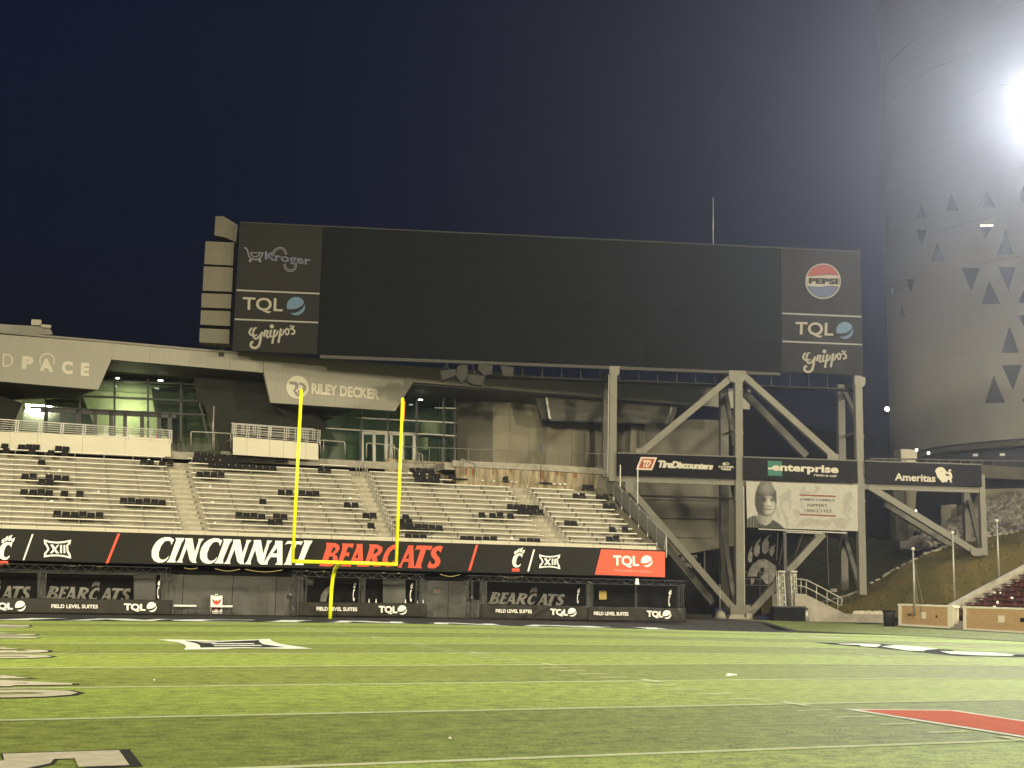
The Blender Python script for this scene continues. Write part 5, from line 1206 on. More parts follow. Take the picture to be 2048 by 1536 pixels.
def el(x, y, cx, cy, rx, ry): return (math.hypot((x-cx)/rx, (y-cy)/ry)-1)*min(rx, ry)
HEL = [(205,640),(172,520),(180,340),(230,190),(290,110),(380,90),(460,120),(505,205),(555,290),(565,420),(550,600),(515,680),(460,725),(390,740),(310,720),(240,700)]
JER = [(30,780),(150,720),(200,730),(260,850),(370,900),(450,850),(490,790),(600,860),(710,960),(240,970),(230,1015),(30,1015)]
def vn(x, y): return .5+.5*math.sin(x*.031+1.7*math.sin(y*.017))*math.sin(y*.027+1.3*math.sin(x*.013))
def ink(x, y):                                                # grey value of the printed picture
    g = .30+.03*vn(x, y)-.02*vn(x*2.3+50, y*1.9)
    for k, L in enumerate(FIG):
        n = sum(pip(x+dx, y+dy, L) for dx, dy in ((0,0),(9,0),(-9,0),(0,9),(0,-9)))/5
        if n: g = g*(1-n*.55)+n*.55*(.15+.09*vn(x*1.7+k*90, y*2.1))
    d = sum(pip(x+dx, y+dy, JER) for dx, dy in ((0,0),(6,0),(-6,0),(0,6),(0,-6)))/5
    if d:
        st = .10*max(0.0, math.sin((x-40)*.125)) if x < 200 else .02*vn(x*2, y*2); g = g*(1-d)+d*(.035+st)
    n_ = soft(el(x, y, 345, 760, 140, 120), 40)*(1 if y < 900-.3*abs(x-360) else .0)
    g = g*(1-n_)+n_*(.12+.12*soft((x-330)*-1.0, 160))
    h = sum(pip(x+dx, y+dy, HEL) for dx, dy in ((0,0),(8,0),(-8,0),(0,8),(0,-8)))/5
    if h:
        hv = .045+.10*soft(el(x, y, 400, 230, 120, 130), 120)-.03*soft(abs(math.sin(x*.028))*60-6, 14)-.03*soft(abs(y-355)-6, 20); g = g*(1-h)+h*max(.02, hv)
    f = soft(el(x, y, 415, 545, 128, 178), 26)
    if f:
        v = .17+.15*soft(el(x, y, 455, 545, 80, 160), 120)
        v -= .17*soft(el(x, y, 330, 445, 52, 30), 26)+.19*soft(el(x, y, 487, 452, 42, 27), 24)                # eye sockets
        v -= .10*soft(el(x, y, 335, 412, 60, 14), 14)+.11*soft(el(x, y, 485, 422, 47, 13), 14)                # brows
        v += .08*soft(el(x, y, 425, 490, 17, 62), 22); v -= .17*soft(el(x, y, 428, 555, 40, 16), 18)          # nose
        v -= .18*soft(el(x, y, 422, 612, 62, 14), 16); v += .03*soft(el(x, y, 425, 630, 40, 10), 14)          # mouth
        v -= .13*soft(el(x, y, 290, 560, 62, 150), 80); v -= .05*soft(el(x, y, 425, 722, 90, 30), 40)
        g = g*(1-f)+f*max(.03, v)
    return max(.015, g)
GX, GY = 210, 104; pm_ = MB(); cols_ = []
for j in range(GY+1):
    for i in range(GX+1):
        u, v = i/GX, j/GY; x = (20+1985*u)*(1-v)+(40+1975*u)*v; y = (112+70*u)*(1-v)+(930+70*u)*v
        pm_.v.append(PS.at(KP[0]+x/KP[2], KP[1]+y/KP[2])-PS.n*.005); g = ink(x, y); cols_ += [g, g*.97, g*.87, 1]
pm_.f = [(j*(GX+1)+i, j*(GX+1)+i+1, (j+1)*(GX+1)+i+1, (j+1)*(GX+1)+i) for j in range(GY) for i in range(GX)]
me = pm_.mesh('printed_picture'); ca = me.color_attributes.new('print', 'FLOAT_COLOR', 'POINT'); ca.data.foreach_set('color', cols_)
mp_ = bpy.data.materials.new('printed_picture'); mp_.use_nodes = True; at_ = mp_.node_tree.nodes.new('ShaderNodeVertexColor'); at_.layer_name = 'print'; bs_ = mp_.node_tree.nodes['Principled BSDF']
mp_.node_tree.links.new(at_.outputs[0], bs_.inputs['Base Color']); bs_.inputs['Roughness'].default_value = .75; bs_.inputs['Specular IOR Level'].default_value = .2
link('printed_picture', me, mp_, po)
for q in ([(970,343),(1615,368),(1615,395),(970,368)], [(975,690),(1615,718),(1615,745),(975,715)]): px_part('red_rule', f8(q,*KP), PS, .004, M['poster_red'], po, proud=.014)
text_px('letters', 'JAMES GAMBLE', f8([(975,468),(1600,486),(1600,432),(975,408)],*KP), PS, M['poster_ink'], po, proud=.016, thick=.004, bold=.01)
text_px('letters', 'NIPPERT', f8([(1112,562),(1470,572),(1470,520),(1112,510)],*KP), PS, M['poster_ink'], po, proud=.016, thick=.004, bold=.01)
text_px('letters', '1900 - 1923', f8([(1062,665),(1535,672),(1535,616),(1062,608)],*KP), PS, M['poster_ink'], po, proud=.016, thick=.004, bold=.01)
MB().beam(PS.at(1516,1058)-PS.n*.1, PS.at(1692,1066)-PS.n*.1, .08).build('bottom_batten', M['galv'], po); MB().beam(PS.at(1570,1064)-PS.n*.1, PS.at(1645,1067)-PS.n*.1, .08).build('bottom_batten', M['galv'], po)
for x, y, x2, y2 in ((1556,1066,1566,1120),(1606,1067,1594,1140),(1654,1068,1671,1170),(1570,1067,1571,1130),(1686,1070,1690,1100)):
    MB().tube([PS.at(x,y), PS.at(x2,y2)+Vector((0,.8,0))], .025, 5).build('stay_wire', M['steel_back'], po)
# loudspeakers hanging under the screen
SPK = Vert(20.0, SBA, -.6)
MSP = mat('speaker_grille', (.014,.013,.011), .6, var=.15, scale=5)
def speaker(q, label, th=.7, m=MSP):
    c = SPK.at(sum(p[0] for p in q)/len(q), sum(p[1] for p in q)/len(q)); o = empty('loudspeaker', c, label, 'loudspeaker', 'loudspeakers hung under the scoreboard')
    px_part('cabinet', q, SPK, th, m, o); k = .82; cx_ = sum(p[0] for p in q)/len(q); cy_ = sum(p[1] for p in q)/len(q)
    px_part('grille', [(cx_+(x-cx_)*k, cy_+(y-cy_)*k) for x, y in q], SPK, .03, M['louver_dark'], o, proud=.02)
    top = min(q, key=lambda p: p[1]); MB().beam(SPK.at(cx_, top[1]+1), sbp(SPK.at(cx_,top[1]).x, ZB-.3, .1), .06).build('hanger', M['dark_metal'], o)
M['louver_dark'] = mat('louver_dark', (.02,.019,.016), .6)
speaker([(881,742),(911,738),(914,750),(884,761)], 'flat loudspeaker at the left end of the hanging cluster')
speaker([(915,732),(935,729),(936,754),(923,766),(912,752)], 'tilted loudspeaker second from the left in the hanging cluster')
speaker([(938,748),(971,752),(965,771),(946,769),(934,762)], 'lowest loudspeaker in the hanging cluster')
speaker([(957,727),(986,731),(984,748),(968,751),(956,740)], 'square loudspeaker in the middle of the hanging cluster')
speaker([(1001,731),(1028,735),(1026,753),(1006,752)], 'separate loudspeaker at the right of the hanging cluster')
# whip mast above the board
wm = empty('whip_mast', sbp(29.7, ZT+.08, .2), 'thin pale lightning mast on top of the scoreboard', 'mast'); a = SB.at(1428.5,492); b = SB.at(1430.5,392); b.x, b.y = a.x, a.y
MB().tube([a+SB.n*.3-Vector((0,0,.1)), b+SB.n*.3], .045, 6, .03).build('mast_shaft', M['galv'], wm, True)

# gusset plates at the joints of the gantry
GS = Vert(20.0, SBA, .04)
for (x, y, w, h) in ((1475,752,34,26),(1481,1222,40,24),(1229,742,20,20),(1718,965,26,22),(1720,764,22,20),(1262,975,22,22),(1666,915,22,14),(1283,904,22,14),(1955,1104,26,16),(1640,1070,20,12)):
    px_part('gusset_plate', [(x-w/2,y-h/2),(x+w/2,y-h/2),(x+w/2,y+h*.2),(x+w*.3,y+h/2),(x-w*.3,y+h/2),(x-w/2,y+h*.2)], GS, .05, M['steel_paint'], sf)
for X in (X2, X3):
    for z in (4.2, 8.3, 13.0): 
        if X == X2 or z > 4.5: beamx(X-.30, X+.30, z, .16, .05, .10, 'steel_paint', 'splice_plate', sf)
MB().tube([sbp(X2+.33,.2,.2), sbp(X2+.33,9.2,.2)], .04, 6).build('conduit', M['galv'], sf); MB().tube([sbp(X1-.31,9.6,.2), sbp(X1-.31,17,.2)], .04, 6).build('conduit', M['galv'], sf)
# ================================================================== RIGHT SIDE: SIDE STAND, BANK, RAMP WALL
WX = VertX(35.2)                                  # face of the brick boundary wall
class Wall: pass
bwl = empty('brick_wall', WX.at(1850,1254), 'brick boundary wall with cream coping and a black bin at its left end', 'wall')
bwr = empty('brick_wall', WX.at(1990,1262), 'brick boundary wall with cream coping cut by the right picture edge', 'wall')
def wallbits(o, x0, x1, yt0, yt1, yb0, yb1, piers):
    def ly(a, b, x): return a+(b-a)*(x-x0)/(x1-x0)
    px_part('brick_face', [(x0,yt0),(x1,yt1),(x1,yb1),(x0,yb0)], WX, .35, M['brick'], o)
    px_part('coping', [(x0-1.5,yt0-3.2),(x1+1.5,yt1-3.2),(x1+1.5,yt1+.6),(x0-1.5,yt0+.6)], WX, .5, M['cap_white'], o, proud=.06)
    px_part('plinth', [(x0,yb0-2.8),(x1,yb1-3.2),(x1,yb1+1),(x0,yb0+1)], WX, .45, M['cap_white'], o, proud=.05)
    for xa, xb in piers: px_part('pier', [(xa,ly(yt0,yt1,xa)),(xb,ly(yt0,yt1,xb)),(xb,ly(yb0,yb1,xb)),(xa,ly(yb0,yb1,xa))], WX, .42, M['cap_white'], o, proud=.035)
wallbits(bwl, 1798, 1907, 1210.5, 1214.5, 1250, 1256.5, ((1797.5,1803),(1896,1907)))
wallbits(bwr, 1927, 2140, 1215.5, 1222, 1258.5, 1271, ((1927,1933),))
def plate(o, q, m='cap_white'): px_part('wall_plate', q, WX, .03, M[m], o, proud=.03)
plate(bwl, rect(1842,1224.5,1852,1237.5)); plate(bwr, rect(1997,1231,2009,1245))
text_px('wall_mark', 'UC', [(1815,1232),(1826,1232.5),(1826,1227),(1815,1226.5)], WX, M['sign_grey'], bwl, bold=.05, proud=.03, thick=.01); text_px('wall_mark', 'B', [(1872,1235),(1875.5,1235),(1875.5,1230.5),(1872,1230.5)], WX, M['sign_grey'], bwl, bold=.05, proud=.03, thick=.01)
px_part('wall_mark', rect(2041,1236,2060,1244), WX, .01, M['sign_grey'], bwr, proud=.03)
# steps in the gap
st_ = empty('gate_steps', WX.at(1916,1256), 'pale concrete steps in the gap between the two brick walls', 'steps')
for i in range(3):
    p0, p1 = WX.at(1907.5,1256), WX.at(1926.5,1257.5); z = -.2+.16*i; x = 35.2+.3*i-.25
    MB().box((x,min(p0.y,p1.y),-.35),(x+.32,max(p0.y,p1.y),z+.16)).build('step', M['concrete'], st_)
# side stand with dark red benches
M['stand_red'] = mat('stand_red', (.085,.035,.027), .85, c2=(.11,.06,.045), scale=2)
rs = empty('side_stand', (38, -8, 0), 'side stand with dark red bench rows behind the brick wall', 'bleachers')
ya, yb = WX.at(1862,1206).y, WX.at(2140,1222).y
NR = 17
def lim(i): return ya - .05 + .02*i               # far end of each row
for i in range(NR):
    X = 36.0+.72*i; z = .35+.30*i
    MB().box((X-.1,-34,z-1.0),(X+.65,ya-.1,z)).build('stand_step', M['stand_red'], rs)
    y = -34.0; seg = 3.1
    while y < ya-.6:
        y1 = min(y+seg-.06, ya-.3)
        MB().box((X+.06,y,z+.36),(X+.34,y1,z+.42)).build('red_bench', M['seat_red'], rs); y += seg
    mb = MB(); y = -33.6
    while y < ya-.5: mb.box((X+.1,y,z),(X+.3,y+.05,z+.36)); y += 1.2
    tag(mb.build('bench_supports', M['seat_red'], rs), kind='stuff')
mb = MB(); z0 = .15; mb.hexa([(35.6,ya-.02,-.4),(36+.72*NR,ya-.02,-.4),(36+.72*NR,ya+.3,-.4),(35.6,ya+.3,-.4)],[(35.6,ya-.02,.75),(36+.72*NR,ya-.02,.75+.30*NR+.25),(36+.72*NR,ya+.3,.75+.30*NR+.25),(35.6,ya+.3,.75)]); mb.build('side_kerb', M['concrete'], rs)
for i in range(46):
    r_ = random.randrange(0,14); X = 36.0+.72*r_+.2; y = random.uniform(-12, ya-1); z = .35+.30*r_+.42; s = random.uniform(.04,.09)
    tag(MB().tube([(X,y,z),(X,y,z+s*1.6)], s, 6).build('cup_litter', M['litter']), f'small white cup on the {ORD[r_]} red bench row, {["near","middle","far"][min(2,int((y+12)/((ya+11)/3)))]} end', 'litter', 'cups left on the red benches') if False else None
lt = MB()
for i in range(70):
    r_ = random.randrange(0,15); X = 36.0+.72*r_+random.uniform(.0,.4); y = random.uniform(-16, ya-.8); z = .35+.30*r_+(.42 if random.random() < .5 else 0); s = random.uniform(.035,.085)
    lt.tube([(X,y,z),(X,y,z+s*random.uniform(1,2.6))], s, 6)
tag(lt.build('cup_litter', M['litter']), 'white cups and paper strewn over the red bench rows', 'litter', kind='stuff')
# flag poles on the bank edge
for (x, yt, yb_, lb) in ((1829,1098,1212,'left bare flag pole with a ball top behind the brick wall'),(1909,1066,1196,'middle bare flag pole beside the red benches'),(1998,1042,1160,'right bare flag pole beside the red benches')):
    S = Vert(ya+.7, 0); a = S.at(x, yb_); b = a.copy(); b.z = S.at(x, yt).z; o = empty('flag_pole', a, lb, 'flag pole')
    MB().tube([a-Vector((0,0,.6)), b], .075, 10, .05).build('pole_shaft', M['galv'], o, True)
    bm = bmesh.new(); bmesh.ops.create_uvsphere(bm, u_segments=10, v_segments=6, radius=.11); me = bpy.data.meshes.new('finial')
    for v in bm.verts: v.co += b
    bm.to_mesh(me); bm.free(); link('finial', me, M['platform'], o)
    if x == 1829:
        for d in (.25, .65): MB().tube([b-Vector((0,0,.6)), a+Vector((d,0,.2))], .014, 4).build('halyard', M['galv'], o)
# grassy bank: lofted through the lines the photo shows
PXX = [1540,1580,1620,1660,1700,1750,1800,1850,1900,1950,2000,2048,2100,2200,2300]
LN = [(Vert(19.3,SBA), None, [1243,1243,1242,1241,1240,1238,1236,1232,1228,1224,1220,1216,1212,1206,1200]),
      (Vert(20.0,SBA,.7), None, [1234,1230,1222,1214,1203,1189,1172,1152,1130,1108,1098,1086,1076,1060,1045]),
      (Vert(20.0,SBA,3.2), None, [1228,1222,1212,1202,1190,1163,1132,1108,1090,1079,1069,1061,1054,1040,1030])]
def loft(name, lines, m, sub=3, rough=.12, i0=0):
    mb = MB(); rows = []; PX_ = PXX[i0:]
    for a, b in zip(lines, lines[1:]):
        for s in range(sub): rows.append((a, b, s/sub))
    rows.append((lines[-2], lines[-1], 1.0)); n = None
    for a, b, t in rows:
        r0 = [a[0].at(x, y) for x, y in zip(PX_, a[2][i0:])]; r1 = [b[0].at(x, y) for x, y in zip(PX_, b[2][i0:])]; pts = []
        rr = [p*(1-t)+q*t for p, q in zip(r0, r1)]
        for i in range(len(rr)-1):
            for k in range(4): pts.append(rr[i]*(1-k/4)+rr[i+1]*(k/4)+Vector((0,0,random.uniform(-rough,rough))))
        pts.append(rr[-1]); n = len(pts); mb.v += pts
    for j in range(len(rows)-1):
        for i in range(n-1): mb.f.append((j*n+i, j*n+i+1, (j+1)*n+i+1, (j+1)*n+i))
    return mb.build(name, m, None, True)
tag(loft('grass_bank', LN, M['grass_hill'], 4, .10), kind='structure')
LN2 = [(Vert(20.0,SBA,3.25), None, [y+14 for y in LN[2][2]]), (Vert(20.0,SBA,12), None, [1190,1180,1165,1150,1135,1125,1112,1105,1095,1085,1072,1060,1050,1035,1020]), (Vert(20.0,SBA,26), None, [1072,1073,1074,1075,1076,1078,1080,1078,1068,1050,1035,1022,1010,990,970])]
tag(loft('rear_bank', LN2, mat('rear_bank', (.050,.050,.026), .95, c2=(.03,.034,.018), scale=.5, bump=.6, bscale=3, spec=.1), 4, .15), kind='structure')  # shade behind the near mound is put into this darker colour
LN3 = [(Vert(20.0,SBA,9), None, [1110]*6+[1100,1092,1086,1078,1070,1062,1050,1030,1010]), (Vert(20.0,SBA,17), None, [1100]*6+[1088,1070,1045,1020,1000,985,970,945,920])]
tag(loft('rock_slope', LN3, M['rock'], 8, .35, 6), kind='structure')
# grass tufts and stones so that the bank does not look smooth
tf = MB()
sfs = LN
for i in range(1500):
    t = random.random(); u = random.random()*(len(PXX)-3); k = int(u); f = u-k
    a = LN[0] if t < .5 else LN[1]; b = LN[1] if t < .5 else LN[2]; tt = (t*2) % 1
    p = (a[0].at(PXX[k]*(1-f)+PXX[k+1]*f, a[2][k]*(1-f)+a[2][k+1]*f))*(1-tt)+(b[0].at(PXX[k]*(1-f)+PXX[k+1]*f, b[2][k]*(1-f)+b[2][k+1]*f))*tt
    h = random.uniform(.04,.13); an = random.uniform(0,6.3); w = random.uniform(.04,.12); d = Vector((math.cos(an),math.sin(an),0))
    tf.add([p-d*w-Vector((0,0,.08)), p+d*w-Vector((0,0,.08)), p+d.cross(Vector((0,0,1)))*random.uniform(-.2,.2)+Vector((0,0,h))], [(0,1,2)])
tag(tf.build('grass_tufts', mat('grass_tuft', (.13,.105,.042), .95, c2=(.075,.075,.028), scale=1.2, spec=.05)), 'dry tufts of long grass growing over the bank', 'grass', kind='stuff')
stn = MB()
def stone(p, s):
    bm = bmesh.new(); bmesh.ops.create_icosphere(bm, subdivisions=1, radius=s)
    for v in bm.verts: v.co = Vector((v.co.x*random.uniform(.7,1.3), v.co.y*random.uniform(.7,1.3), v.co.z*random.uniform(.5,.9)))
    stn.add([v.co+p for v in bm.verts], [tuple(v.index for v in f.verts) for f in bm.faces]); bm.free()
S3 = Vert(20.0,SBA,3.2)
for i in range(420):
    x = random.uniform(1640,2040); j = max(k for k in range(len(PXX)) if PXX[k] <= x); f = (x-PXX[j])/(PXX[j+1]-PXX[j]); y = LN[2][2][j]*(1-f)+LN[2][2][j+1]*f
    if x > 1740 and random.random() < .6: continue
    stone(S3.at(x, y+random.uniform(-1,3)), random.uniform(.06,.2))
S4 = Vert(20.0,SBA,33)
for i in range(900):
    x = random.uniform(1850,2120); t = random.random(); j = max(k for k in range(len(PXX)) if PXX[k] <= x); f = (x-PXX[j])/(PXX[j+1]-PXX[j])
    p = LN3[0][0].at(x, LN3[0][2][j]*(1-f)+LN3[0][2][j+1]*f)*(1-t)+LN3[1][0].at(x, LN3[1][2][j]*(1-f)+LN3[1][2][j+1]*f)*t
    stone(p+Vector((0,0,.1)), random.uniform(.15,.5))
tag(stn.build('loose_stones', M['rock']), 'loose pale stones along the bank crest and the rock slope', 'stones', kind='stuff')
gv = MB(); stn = gv
for i in range(260): stone(Vert(19.0,SBA).at(random.uniform(1708,1786), random.uniform(1223,1229)), random.uniform(.05,.13))
tag(gv.build('gravel_heap', mat('pale_gravel', (.52,.49,.40), .9, var=.15, scale=6)), 'pale gravel heap behind the low concrete wall', 'gravel', kind='stuff')
# concrete ramp wall with handrail
RMP = Vert(18.6, SBA); 
rmp = empty('ramp_wall', RMP.at(1700,1248), 'sloping concrete ramp wall left of the brick wall', 'wall')
px_part('wall_face', [(1590,1187),(1610,1188),(1640,1203),(1691,1227.5),(1787,1229.5),(1787,1253),(1691,1248.5),(1620,1245),(1590,1243)], RMP, .4, M['concrete'], rmp)
px_part('end_post', [(1775,1228.5),(1788,1229),(1788,1253),(1775,1252.5)], RMP, .5, M['concrete'], rmp, proud=.05)
px_part('rear_parapet', [(1545,1186),(1592,1188),(1592,1243),(1545,1240)], Vert(20.6,SBA), .3, M['concrete'], rmp)
hr = empty('ramp_handrail', RMP.at(1640,1205), 'metal tube handrail descending along the ramp wall', 'handrail')
HRS = Vert(18.6,SBA,.15)
P_ = [(1594,1158.5),(1601,1158),(1614,1160.5),(1633,1170),(1654,1181),(1678,1194),(1684,1198),(1683,1210),(1678,1211)]
MB().tube([HRS.at(*p) for p in P_], .045, 8).build('top_tube', M['galv'], hr, True)
MB().tube([HRS.at(*p) for p in [(1594,1171.5),(1603,1172),(1614,1175.5),(1633,1185),(1654,1197),(1678,1210)]], .04, 8).build('mid_tube', M['galv'], hr, True)
for x, y0, y1 in ((1602,1158,1187),(1612.5,1160,1188),(1633,1170,1200),(1654,1182,1211),(1675.5,1193,1222)): MB().tube([HRS.at(x,y0), HRS.at(x,y1+2)], .04, 8).build('post', M['galv'], hr, True)
# clutter round the columns
def thing_box(name, q, surf, th, m, label, cat, extra=None):
    o = empty(name, surf.at(sum(p[0] for p in q)/len(q), max(p[1] for p in q)), label, cat); px_part('body', q, surf, th, M[m], o)
    if extra: extra(o)
    return o
CB = Vert(18.0, SBA)
def lid(o): px_part('lid', [(1547,1212),(1612,1212.5),(1612,1215),(1547,1214.5)], CB, 1.1, M['dark_metal'], o, proud=.06)
thing_box('storage_bin', [(1549,1214.5),(1611,1215),(1611,1243.5),(1548,1242.5)], CB, 1.0, 'plastic_dark', 'long black storage bin in front of the lattice masts', 'bin', lid)
p = CB.at(1616,1244); z = gz(p.x,12)
o = empty('litter_bin', p, 'round silver litter bin right of the black storage bin', 'bin'); MB().tube([(p.x,p.y+.3,p.z),(p.x,p.y+.3,p.z+.85)], .24, 14).build('drum', M['galv'], o, True); MB().tube([(p.x,p.y+.3,p.z+.85),(p.x,p.y+.3,p.z+1.05)], .25, 14, .12).build('dome', M['galv'], o, True); MB().obox((p.x-.1,p.y+.06,p.z+.9), SB.r, Vector((0,0,1)), SB.n, .25, .12, .1).build('opening', M['plastic_black'], o)
p = WX.at(1800,1252); o = empty('trash_can', p, 'black trash can at the left end of the brick wall', 'bin'); c_ = Vector((p.x-.55,p.y+.35,gz(p.x,p.y)-.02))
MB().tube([c_, c_+Vector((0,0,.75)), c_+Vector((0,0,.95))], .33, 16, .38).build('drum', M['plastic_black'], o, True); MB().tube([c_+Vector((0,0,.93)), c_+Vector((0,0,1.0))], .42, 16).build('rim', M['plastic_dark'], o, True)
def lattice(x0, x1, yt, yb, surf, label):
    a = surf.at((x0+x1)/2+2, yb); t = surf.at((x0+x1)/2-2, yt); a.z = max(gz(a.x,12), a.z-.3); o = empty('lattice_mast', a, label, 'mast'); w = (surf.at(x1,yb)-surf.at(x0,yb)).length/2
    r = SB.r*w; n = SB.n*w; 
    for s in (-1,1):
        for q in (0,1): MB().beam(a+r*s+n*q*2, t+r*s*.95+n*q*2, .055).build('mast_leg', M['mast_white'], o)
    k = 12; mb = MB()
    for i in range(k):
        p0, p1 = a+(t-a)*(i/k), a+(t-a)*((i+1)/k); s = 1 if i % 2 else -1; mb.beam(p0+r*s, p1-r*s, .03); mb.beam(p1+r, p1-r, .03); mb.beam(p0+r*s+n*2, p1-r*s+n*2, .03)
    mb.build('lacing', M['mast_white'], o); MB().obox(t, SB.r, Vector((0,0,1)), SB.n, w*2.3, .1, w*2.3).build('mast_cap', M['mast_white'], o)
LT = Vert(19.0, SBA)
lattice(1558,1570,1143,1215,LT,'left white lattice mast behind the storage bin'); lattice(1583,1594,1143,1215,LT,'right white lattice mast behind the storage bin')
o = empty('lift_post', LT.at(1574,1215), 'dark upright lift post between the two white lattice masts', 'post'); MB().beam(LT.at(1571.5,1063)+SB.n*.3, LT.at(1574.5,1222)+SB.n*.3, .22).build('post_shaft', M['dark_metal'], o); MB().beam(LT.at(1579,1140)+SB.n*.3, LT.at(1581,1222)+SB.n*.3, .2).build('post_sleeve', M['steel_back'], o)
o = empty('floor_post', LT.at(1440,1238), 'slim pale post with a conical concrete base left of the main column', 'post'); a = Vert(20,SBA,-1).at(1440,1236); a.z = gz(a.x,10); MB().tube([a, a+Vector((0,0,.35)), a+Vector((0,0,.55))], .42, 12, .16).build('cone_base', M['concrete'], o, True); MB().tube([a+Vector((0,0,.5)), a+Vector((0,0,2.35))], .04, 8).build('rod', M['galv'], o, True)
TB = Vert(20.5, SBA)
thing_box('blue_tarp', [(1519,1232),(1532,1229.5),(1538,1232),(1540,1239.5),(1519,1239)], TB, .6, 'blue', 'folded blue tarp on the ground right of the main column', 'tarp')
thing_box('equipment_crate', [(1500,1231),(1519,1231.5),(1519,1239.5),(1500,1239)], TB, .6, 'plastic_black', 'low black crate beside the blue tarp', 'crate')
thing_box('blue_cover', [(1430,1217),(1448,1216),(1453,1222),(1453,1234),(1430,1234)], Vert(22.5,SBA), .8, 'blue', 'dark blue cover slung behind the column footings', 'tarp')
thing_box('scrub_heap', [(1521,1210),(1530,1196),(1538,1192),(1545,1200),(1546,1216),(1538,1228),(1524,1230)], Vert(21.2,SBA), .5, 'grass_hill', 'brown heap of scrub between the brace and the storage bin', 'shrub')
thing_box('utility_box', [(1661,1177),(1674,1177.5),(1674,1184),(1661,1183.5)], Vert(20.0,SBA,2.5), .3, 'galv', 'small grey utility box on the bank behind the handrail', 'box')
# black wall hanging with the big grey paw emblem
PW = Vert(24.5, SBA)
pw = empty('emblem_banner', PW.at(1540,1180), 'black hanging banner with a large grey claw emblem under the poster', 'banner')
px_part('banner_cloth', [(1494,1066),(1600,1066),(1590,1100),(1552,1140),(1530,1240),(1484,1240),(1486,1100)], PW, .06, M['sign_black'], pw)
KW_ = (1480,1040,6.983)
for L in ([(110,500),(130,440),(165,360),(168,400),(150,430),(172,460),(172,540),(160,590),(130,595),(112,560)], [(195,400),(220,330),(295,235),(275,310),(250,320),(275,360),(272,470),(240,515),(205,500),(192,450)], [(305,340),(340,270),(370,240),(440,185),(410,230),(385,262),(402,320),(395,430),(350,480),(312,450)], [(405,420),(430,375),(510,342),(475,375),(478,440),(445,510),(410,480)]):
    px_part('emblem_claw', f8(L,*KW_), PW, .02, M['letter_grey'], pw, proud=.03)
px_part('emblem_letter', f8([(100,790),(130,690),(180,610),(260,555),(350,545),(430,590),(500,650),(510,720),(460,850),(400,900),(350,880),(290,800),(345,720),(330,660),(290,670),(240,740),(240,790)],*KW_), PW, .02, M['letter_grey'], pw, proud=.03)
px_part('emblem_stub', f8([(145,810),(205,815),(190,880),(155,905)],*KW_), PW, .02, M['letter_grey'], pw, proud=.03)
gd = empty('access_gate', PW.at(1530,1220), 'thin grey wire gate in front of the claw banner', 'gate')
for x in (1520,1537,1552): MB().beam(Vert(22,SBA).at(x,1130), Vert(22,SBA).at(x,1218), .04).build('gate_bar', M['steel_back'], gd)
for y in (1144,1158,1170): MB().beam(Vert(22,SBA).at(1490,y), Vert(22,SBA).at(1558,y+1), .04).build('gate_rail', M['steel_back'], gd)

# ================================================================== ROUND TOWER AND BRIDGE BEHIND
TD, TR = 152.0, 22.5
_az = YAW+math.atan((1776-1024)/FPX)+.004
_ac = _az+math.asin(TR/TD); TC = Vector((CAM.x+TD*math.sin(_ac), CAM.y+TD*math.cos(_ac), 0))
class Cyl:
    n = Vector((0,1,0))
    def __init__(s, r): s.r_ = r
    def at(s, x, y):
        d = ray(x, y); ox, oy = CAM.x-TC.x, CAM.y-TC.y; a = d.x*d.x+d.y*d.y; b = ox*d.x+oy*d.y; c = ox*ox+oy*oy-s.r_**2; q = b*b-a*c
        t = (-b-math.sqrt(max(q,0)))/a; return CAM+d*t
tw = empty('round_tower', (TC.x,TC.y,14), 'pale round tower with scattered triangular windows beyond the right corner', 'tower')
def ring(name, r0, r1, za, zb, m, a0=0, a1=360, n=96):
    mb = MB()
    for i in range(n+1):
        a = R(a0+(a1-a0)*i/n); c, s = math.cos(a), math.sin(a)
        mb.v += [Vector((TC.x+r1*c,TC.y+r1*s,za)),Vector((TC.x+r1*c,TC.y+r1*s,zb)),Vector((TC.x+r0*c,TC.y+r0*s,zb)),Vector((TC.x+r0*c,TC.y+r0*s,za))]
    for i in range(n):
        k = i*4
        for j in range(4): mb.f.append((k+j,k+(j+1)%4,k+4+(j+1)%4,k+4+j))
    return mb.build(name, M[m], tw)
zbase = Cyl(TR).at(2048,877).z
th = 4.55
npan = 20
for j in range(12):
    for i in range(npan):
        a0 = 360/npan*(i+(.5 if j % 2 else 0)); mid = R(a0+9)
        if (math.cos(mid)*(CAM.x-TC.x)+math.sin(mid)*(CAM.y-TC.y)) < -300: continue
        ring('wall_panel', TR-.5, TR+random.uniform(-.03,.03), zbase+j*th+.01, zbase+(j+1)*th-.01, 'tower', a0+.03, a0+360/npan-.03, 8)
ring('inner_drum', TR-1.2, TR-.45, zbase, zbase+12*th-.1, 'tower', n=64)
ring('roof_ring', TR-6, TR-.2, zbase+12*th, zbase+12*th+.6, 'tower', n=64)
ring('recessed_storey', TR-3.2, TR-2.6, zbase-6.5, zbase-.02, 'tower_glass', n=64)
ring('storey_floor', 2, TR-.6, zbase-.6, zbase-.05, 'conc_dark', n=64)
ring('deck', 2, TR+1.0, zbase-7.4, zbase-6.5, 'conc_dark', n=64)
CY = Cyl(TR+.06)
def f3(L): return [(1720+x/2.954, 380+y/2.954) for x, y in L]
